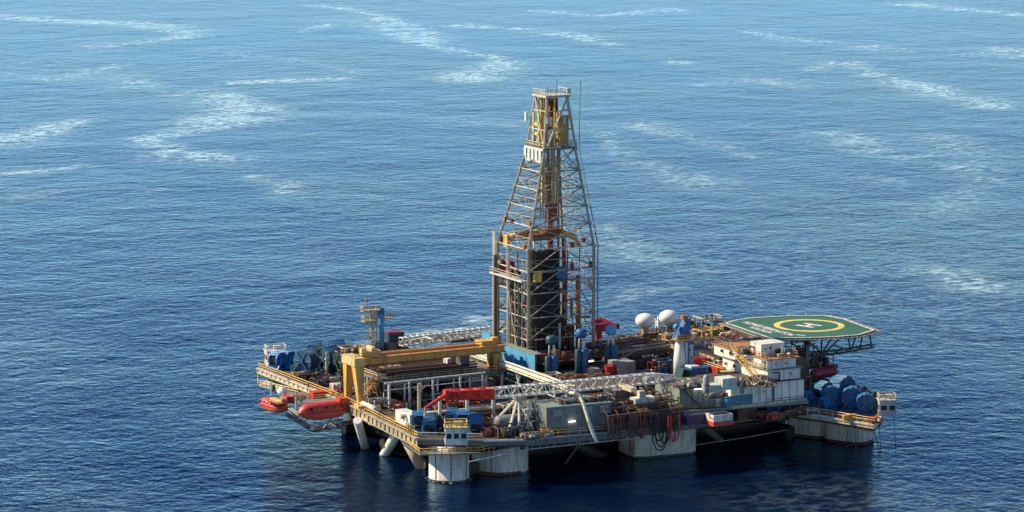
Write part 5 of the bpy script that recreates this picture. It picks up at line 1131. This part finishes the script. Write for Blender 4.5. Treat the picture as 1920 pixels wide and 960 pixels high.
items = [
 # px, py, z, l, w, h, mats, label
 (1160, 652, 15, 7, 3.5, 2.2, RUSTY, 'rusty dark winch machinery behind the slim right tensioner'),
 (1190, 646, 15, 7, 4, 2.0, [dark, brown, steel], 'dark brown pump group left of the dome house'),
 (1138, 660, 15, 5, 3, 2.6, [blue, dark, steel], 'dark blue machine under the red folding crane'),
 (1110, 655, 15, 5, 3, 2.0, RUSTY, 'rusty machinery at the right foot of the derrick'),
 (1250, 668, 15.0, 4.5, 2.5, 2.0, [orange, dorange, yellow], 'orange valve group on the catwalk left of the crane post'),
 (1246, 700, 14.2, 3.6, 3, 3.2, [lblue, blue, teal], 'blue tank group left of the crane post'),
 (1229, 702, 14.2, 2.2, 2, 3.0, [dred, dark], 'dark red upright valve stack beside the blue tank group'),
 (1262, 640, 16.5, 5, 3, 1.8, YEL, 'yellow framed machine below the right satellite dome'),
 (1310, 640, 16.8, 7, 4, 3.2, YEL, 'yellow scaffold frame full of pipes right of the blue crane head'),
 (1333, 640, 17.0, 6, 4, 3.0, YEL, 'sunlit yellow pipe frame next to the white boat shaped tank'),
 (1300, 618, 17.5, 6, 4, 2.6, [cryel, palew, cream, lblue], 'cream and blue frame at the back edge between crane head and helideck'),
 (1332, 614, 17.5, 6, 4, 2.8, [palew, grey, cream, steel], 'pale scaffold behind the yellow frames at the back edge'),
 (1290, 650, 16, 6, 4, 1.6, YEL, 'low tan pipe rack right behind the crane post'),
 (1350, 622, 17.5, 5, 3, 2.4, [lblue, steel, grey, brown], 'blue grey machine at the left tip of the helideck'),
 (1325, 662, 16, 8, 4, 1.6, RUSTY+[cryel], 'brown pipe tangle above the large red container'),
 (1410, 655, 18.7, 6, 3.5, 2.0, [brown, dorange, cream], 'rusty orange frame under the near left helideck edge'),
 (1380, 664, 18.7, 5, 3, 1.6, [dorange, palew, dark], 'small orange and white valve group behind the sunlit wing roof'),
 (1404, 664, 21.3, 3.4, 2.0, 1.7, [green, teal], 'dark green tank beside the white plant room'),
 (1421, 664, 21.3, 2.6, 2, 2.0, [dred, paint('crimson2', (.36, .03, .06), .5)], 'crimson tank left of the white plant room'),
 (1365, 686, 16, 6, 3, 1.6, [palew, cream, dark], 'pale flat machine left of the sunlit cream wing'),
 (1500, 672, Z2, 7, 4, 3.5, [midg, dark, steel], 'grey machinery under the helideck behind the white block'),
 (1530, 690, Z1, 9, 4, 3.2, [dark, steel, palew], 'dark machinery above the dark red lifeboat'),
 (1510, 712, Z1, 4, 3, 1.8, [yellow, green, brown], 'yellow green bin right of the white block'),
 (1515, 730, Z1, 3.5, 3, 3.6, [brown, cream, lblue], 'tan ladder frame between white block and blue winches'),
 # centre clutter below the boom
 (1160, 762, 11.8, 6, 4, 2.6, [greeng, brown, midg], 'green grey pump house below the middle of the white boom'),
 (1130, 760, 11.4, 6, 4, 2.2, [brown, dark, greeng], 'dark brown shaker group left of the green grey pump house'),
 (1100, 752, 11.4, 6, 4, 2.4, [dark, blue, brown], 'dark blue machine in the shade right of the bent pipe top'),
 (1215, 752, 12, 5, 3.5, 2.2, [steel, brown, grey], 'grey brown machine under the right end of the white boom'),
 (1250, 745, 12, 6, 4, 2.6, [dorange, brown, greeng, steel], 'orange brown valve rack below the crane house'),
 (1288, 745, 12, 6, 4, 2.4, [greeng, green, steel, brown], 'green brown machine right of the crane foot'),
 (1052, 762, 13.5, 3.0, 2.5, 1.8, [blue, teal], 'dark blue box group on the grey mud house left end'),
 (1025, 770, 12, 5, 3, 2.0, [yellow, brown, cream, dred], 'yellow painted pump at the left end of the grey mud house'),
 (1012, 792, 10, 5, 4, 2.6, [yellow, brown, midg, dred], 'yellow and brown pipe manifold left of the grey mud house'),
 (1025, 735, 11.4, 7, 4, 2.6, [dark, brown, steel], 'dark machinery in the shade under the truss catwalk'),
 (975, 728, Z1, 9, 6, 3.5, [dark, midg, brown, steel], 'dark machinery pit between the catwalk and the white boom'),
 (930, 705, Z1, 8, 5, 4.5, [midg, greeng, dark], 'grey green machinery left of the truss catwalk'),
 # near left
 (962, 818, Z1, 8, 3, 2.4, [midg, grey, greeng], 'low grey tank group at the foot of the boom trestle'),
 (925, 818, Z1, 4, 2.6, 2.2, [dred, rust, brown, yellow], 'rust red valve skid right of the near control cabin'),
 (1010, 822, Z1, 7, 2, 1.2, [greeng, palew, midg], 'row of low pale bollards along the front deck edge'),
 (1062, 812, Z1, 6, 2, 1.3, [dred, rust, yellow], 'low dark red pumps before the grey mud house'),
 (1140, 806, Z1, 5, 2, 1.4, [rust, green, dred], 'low rusty and green drums near the front deck edge'),
 (915, 782, Z1, 7, 4, 2.0, [dred, cream, brown], 'dark red and cream machinery under the red boom tip'),
 (960, 775, 10.5, 5, 3, 2.2, PALE, 'cream machinery just left of the boom trestle head'),
 (850, 772, Z1, 7, 4, 2.2, [dred, brown, green], 'dark red machinery behind the white header pipes'),
 (760, 768, Z1, 6, 3, 1.8, [orred, dorange, dark, white], 'red and orange skid behind the thick tan post'),
 (715, 765, Z1, 4, 3, 2.0, [palew, grey], 'rounded pale tank group by the left truss'),
 (700, 742, Z1, 5, 3, 3.5, [palew, grey, cream], 'pale scaffold group right of the gantry leg'),
 (740, 738, Z1, 8, 5, 4, [steel, brown, grey, palew], 'grey brown pipe tangle between the first rack posts'),
 (800, 735, Z1, 8, 5, 4, [steel, brown, midg, rust], 'brown machinery in the shade between the middle rack posts'),
 (845, 728, Z1, 8, 5, 4, [steel, greeng, dark, brown], 'green grey machinery between the right rack posts'),
 (880, 750, Z1, 7, 4, 3, [greeng, dark, midg], 'shaded green machine behind the red boom'),
 (770, 790, Z1, 4, 2.5, 2, [paint('navy2', (.03, .04, .14), .5), dark], 'small navy machine left of the white valve box'),
 (650, 738, Z1, 4, 3, 1.7, [paint('purple_grey', (.07, .055, .11), .6), dark, palew], 'purple grey hose reel behind the gantry leg'),
 (615, 722, Z1, 7, 3, 1.8, [paint('purple_grey', (.07, .055, .11), .6), dark, palew, brown], 'purple grey machinery in front of the tan post'),
 (580, 712, Z1, 6, 2.5, 1.5, [dark, brown, blue], 'dark low machinery under the big blue spoked winch'),
 (665, 698, 10, 6, 4, 3, [dark, brown, blue, palew], 'dark machinery with a blue box behind the gantry leg'),
 (665, 665, 13, 6, 4, 2, YEL, 'tan pipework behind the left end of the gantry beam'),
 (735, 655, 13, 8, 4, 1.8, [midg, brown, dark], 'grey brown machinery at the foot of the far crane'),
 (810, 640, 14.5, 9, 4, 1.6, [palew, grey, steel], 'pale pipework below the far crane boom'),
 (870, 640, 14.5, 8, 4, 1.6, [palew, steel, dark], 'pale and dark pipework at the right end of the far crane boom'),
 (960, 662, 15, 4, 3, 2, [dark, brown, rust], 'dark machinery at the left foot of the derrick'),
 (735, 698, Zp, 4.5, 2, 1.4, [orange, dorange, dred], 'orange and red machine on the left end of the pipe rack'),
 (680, 690, Zp, 3.0, 2, 1.6, [lblue, blue, palew], 'light blue box by the gantry leg on the rack'),

 (1392, 648, 18.7, 7, 4, 1.6, [cream, tan, brown, dorange], 'tan pipe group on the roof of the cream wing, back part'),
 (1425, 650, 18.7, 6, 4, 1.8, [cream, brown, cryel, dark], 'cream and dark fittings beside the helideck edge on the wing roof'),
 (1360, 655, 18.7, 5, 4, 1.4, [cryel, brown, palew], 'yellow and pale valves on the left end of the wing roof'),
 (1300, 727, 16.4, 6, 3, 1.4, [greeng, midg, palew, green], 'grey green ventilation group on the left end of the grey deckhouse roof'),
 (1345, 745, 16.4, 5, 1.5, .8, [midg, steel, palew], 'low grey pipes along the front of the deckhouse roof'),
 (1405, 722, 16.6, 5, 3, 1.2, [brown, dark, cream], 'brown low fittings between the slim vent pipe and the net mound'),
 (1108, 800, Z1, 4, 2.2, 2.8, [brown, greeng, midg, rust], 'brown and green pipe stack at the right end of the grey mud house'),
 (1082, 756, 14.9, 7, 3, 1.2, [midg, brown, cream], 'grey and brown fittings on the left half of the mud house roof'),
 (1125, 752, 14.9, 6, 3, 1.3, [greeng, steel, brown], 'grey green fittings on the right half of the mud house roof'),
 (1035, 816, Z1, 5, 1.4, 1.6, [yellow, rust, cream], 'yellow and rusty valves at the left foot of the grey mud house'),
 (1340, 790, Z1+.01, 3, 1.6, 1.6, [brown, rust, cryel], 'small rusty pump squeezed behind the white and red skip'),
 (1425, 786, Z1, 3.4, 1.6, 1.5, [brown, cryel, rust], 'ochre valve group between the brown container and the red pump skid'),
 (990, 788, 10, 5, 3, 3.0, [cream, palew, brown], 'cream tank group between the trestle and the small pale post'),
 (905, 800, Z1, 4, 2, 1.8, [brown, dark, cream], 'dark fittings to the right of the dark blue hooded winch'),
 (820, 757, Z1, 6, 3, 2.4, [brown, steel, dorange, cream], 'ochre and steel pipe tangle under the red boom nose'),
 (865, 700, 12, 6, 3, 2.6, [cryel, brown, orange], 'yellow ladder and valve group left of the grey upright lockers'),
 (1000, 706, 13, 5, 3, 2.0, [brown, dark, cream, rust], 'rusty machinery at the foot of the blue base box'),
 (1150, 800, Z1, 6, 2.5, 2.8, [brown, dark, rust], 'dark brown valve stacks behind the left hanging hoses'),
 (1190, 794, Z1, 6, 2.5, 3.0, [dark, brown, steel], 'dark machinery behind the black looping hoses'),
 (1240, 788, Z1, 6, 2.5, 3.0, [brown, dark, steel, blue], 'dark machinery behind the red looping hoses'),
 (1280, 784, Z1, 4, 2.2, 2.2, [green, brown, orange], 'green brown reels at the left of the navy container'),
 (1235, 764, 12.4, 6, 3, 2.6, [brown, dorange, steel, cream], 'brown pipe tangle on the hose platform, right half'),
 (1165, 771, 12.4, 6, 3, 2.2, [brown, steel, cryel, rust], 'tan and brown pipe tangle on the hose platform, left half'),
 (1270, 752, 12.4, 4, 3, 2.4, [greeng, dorange, brown], 'green and orange machine at the left end of the grey deckhouse'),
 (700, 772, Z1, 3.4, 1.2, 1.3, [yellow, cream, brown], 'cream and yellow deck fittings beside the white cylinder on the left edge'),
 (745, 793, Z1, 3.4, 1.2, 1.3, [yellow, brightyel, cream], 'yellow deck fittings along the left edge before the near winches'),
 (560, 706, Z1, 3, 1.4, 1.0, [yellow, dorange, cream], 'orange deck fittings on the far left walkway'),
 (1205, 690, 14.2, 6, 3, 2.4, [dark, brown, green], 'shaded dark machinery under the brown catwalk beams'),
 (1185, 672, 14.2, 7, 3, 2.2, [brown, dark, rust], 'shaded rusty machinery behind the grey stepped box'),
 (1080, 716, 14.2, 6, 2, 1.4, [dorange, brown, cream, rust], 'orange and rusty fittings between the nearest and middle tensioners'),
 (1125, 712, 14.2, 5, 2, 1.2, [rust, dark, yellow], 'rusty low fittings before the middle tensioner'),
 (1300, 712, 15.0, 5, 3, 1.4, [midg, dark, palew], 'grey machinery between the crane house and the mint green hut'),
 (1320, 680, 15.0, 6, 3, 1.8, [dred, rust, brown], 'rust red pipework behind the large red container'),
]
for i, (px, py, z, l, w_, h, mts, lb) in enumerate(items): skid(tuple(Q(px, py, z)+V((0, w_*.3, 0))), l, w_, h, mts, lb, seed=100+i, nm='deck_machinery')
ct(1171, 757, 13.0, 4.6, 5.0, 3.0, paint('brown_grey', (.16, .14, .13), .6), 'brown grey equipment house with a cream edged roof below the boom', nm='equipment_house', cat='equipment house', top=cream)
t = thing('roof_duct', 'white angled duct on the brown grey equipment house roof', 'duct', tuple(Q(1180, 740, 16.2))); MB().box(Q(1185, 730, 16.6)+V((0, 2.2, 0)), (1.4, 6.0, .9)).box(Q(1202, 742, 15.6), (1.4, 1.2, 2.2)).build('duct', cream, t)
t = thing('finned_cooler', 'white cooler with a row of fins right of the angled duct', 'cooler', tuple(Q(1206, 757, 14))); o = Q(1206, 757, 13.8); MB().box(o+V((0, .6, 1.2)), (5.0, 1.6, .5)).build('body', palew, t)
for k in range(12): MB().box(o+V((-2.3+k*.42, -.4, .9)), (.16, .6, 1.2)).build('fin', palew, t)
o = Q(860, 712, Z1+.5)
for k, (px, py, mt, lb) in enumerate(((853, 700, grey, 'left grey upright locker with a white side beyond the rack'), (872, 704, midg, 'right grey upright locker beyond the rack'))): ct(px, py, 13.0, 2.2, 2.2, 4.6, mt, lb, nm='locker', cat='locker')
ct(842, 702, 13.0, .8, 2.0, 3.6, palew, 'narrow white panel box left of the two grey lockers', nm='locker', cat='locker')
ct(633, 735, Z1, 2.0, 2.0, 1.8, cream, 'cream cube box beside the gantry leg on the left deck', nm='locker', cat='locker')
t = thing('tan_post', 'thick tan post standing between the blue winches on the left deck', 'post', tuple(Q(613, 705, Z1))); o = Q(613, 705, Z1); MB().tube(o, o+V((0, 0, 5.6)), .42, .3, 8).box(o+V((0, 0, 4)), (.9, .9, .4)).build('post', tan, t)
tank(tuple(Q(960, 806, Z1)), 8, 1.5, midg, 'long grey horizontal tank behind the boom trestle legs'); tank(tuple(Q(1225, 725, 14.2)), 5, 1.1, grey, 'grey horizontal tank between crane and grey stepped box')
t = thing('boat_shaped_tank', 'white rounded tank lying under the left edge of the helideck', 'tank', tuple(Q(1372, 632, 17))); o = Q(1372, 630, 17.2); MB().lathe(o, [(.4, -3.4), (1.0, -2.6), (1.15, 0), (1.0, 2.4), (.4, 3.4)], 16, 'X', R(-8)).build('shell', cream, t, True)
MB().lathe(o+V((-1.8, -1.1, .1)), [(.5, -.1), (.5, .1)], 12, 'Y').build('hatch', midg, t)
for px, lb in ((1350, 'left dark red hose reel below the white rounded tank'), (1384, 'right dark red hose reel below the white rounded tank')):
    o = Q(px, 645, 15.8); t = thing('hose_reel', lb, 'hose reel', tuple(o), 'dark red hose reels'); MB().lathe(o+V((0, 0, 1.2)), [(1.25, -.8), (1.25, -.65), (.8, -.6), (.8, .6), (1.25, .65), (1.25, .8)], 18, 'X').build('drum', red if px < 1370 else dred, t, False); MB().box(o+V((0, 0, .15)), (2.2, 2, .3)).build('base', dark, t)
ct(1366, 645, 15.8, 2.4, 1.6, 1.6, dred, 'dark red box between the two hose reels', nm='locker', cat='locker')
# hose station at the front edge
hsn = thing('hose_station', 'rack of black and red hoses hanging in loops down the front edge', 'hose rack', tuple(Q(1230, 800, Z1)))
m = MB(); a_ = Q(1140, 781, 12.6); b_ = Q(1280, 764, 12.6); m.tube(a_, b_, .22); m.tube(a_+V((0, 2, 1.2)), b_+V((0, 2, 1.2)), .2)
for k in range(8): o = a_.lerp(b_, k/7); m.tube(V((o.x, o.y, Z1)), o, .16); m.tube(o, o+V((0, 2, 1.2)), .1)
m.build('frame', brown, hsn)
MB().prism([P2(1138, 781, 12.4), P2(1284, 763, 12.4), P2(1284, 756, 12.4), P2(1138, 772, 12.4)], 12.2, 12.4).build('platform', paint('sooty_brown', (.07, .05, .035), .7, grime=.6), hsn)
rd = random.Random(12)
for k in range(46):
    x0 = 1140+k*3.0+rd.uniform(-2, 2); p = Q(x0, 783-(x0-1140)*.121, 12.5)+V((0, -.25, 0)); ln = rd.uniform(2.4, 5.5); mt = (brown, black, rust, dark, dred, black)[k % 6]
    MB().path([p, p+V((rd.uniform(-.2, .2), -.1, -ln*.5)), p+V((rd.uniform(-.4, .4), -.1, -ln))], .15, 5).build('hose', mt, hsn)
def hloop(x0, x1, y0, yb, mat, r_=.15):
    a_ = Q(x0, y0, 11.8)+V((0, -.9, 0)); b_ = Q(x1, y0-2, 11.8)+V((0, -.9, 0)); dep = (yb-y0)/8.8; pts = []
    for i in range(13):
        t_ = i/12; s_ = math.sin(math.pi*t_)**.45; p = a_.lerp(b_, .5-.5*math.cos(math.pi*t_)); pts.append(p-V((0, .25*s_, dep*s_)))
    MB().path(pts, r_, 6).build('hanging_hose', mat, hsn)
for x0, x1, yb, mt in ((1222, 1240, 826, black), (1224, 1246, 838, black), (1218, 1248, 845, dark), (1231, 1252, 830, black), (1250, 1262, 826, dark), (1249, 1268, 828, red), (1253, 1270, 824, orred)): hloop(x0, x1, 779, yb, mt)
o = Q(1163, 790, 10.5); MB().box(o, (1, .6, 1)).build('red_box', red, hsn)
tank(tuple(Q(1190, 806, Z1)), 2.6, .9, brown, 'stubby brown stack of rusty rings below the hose platform', vert=True)
# stacked stair and rust on the hidden side of the third column
t = thing('column_stair', 'rusty ladder cage running down beside the middle square column', 'ladder', tuple(Q(1186, 850, 2)))
for k in range(12): MB().box(Q(1184, 852-k*5, 1+k*.55), (1.0, .8, .12)).build('rung', rust, t)
MB().tube(Q(1180, 855, 1), Q(1180, 855, 1)+V((0, 0, 7)), .12).tube(Q(1188, 855, 1), Q(1188, 855, 1)+V((0, 0, 7)), .12).build('rail', brown, t)
t = thing('hanging_leg', 'thin grey brace pole slanting from the front walkway down to the sea', 'pole', tuple(Q(1085, 820, 8))); MB().tube(Q(1086, 832, 6.5), Q(1060, 870, 1.2), .22).build('pole', steel, t); MB().tube(Q(1086, 812, 9), Q(1086, 834, 6.2), .3).build('bracket', grey, t)
# crew
skin = paint('skin', (.35, .20, .13), .6, grime=0); cover = paint('coverall_orange', (.75, .22, .03), .7, grime=.1); helmet = paint('helmet_white', (.8, .8, .8), .4, grime=0)
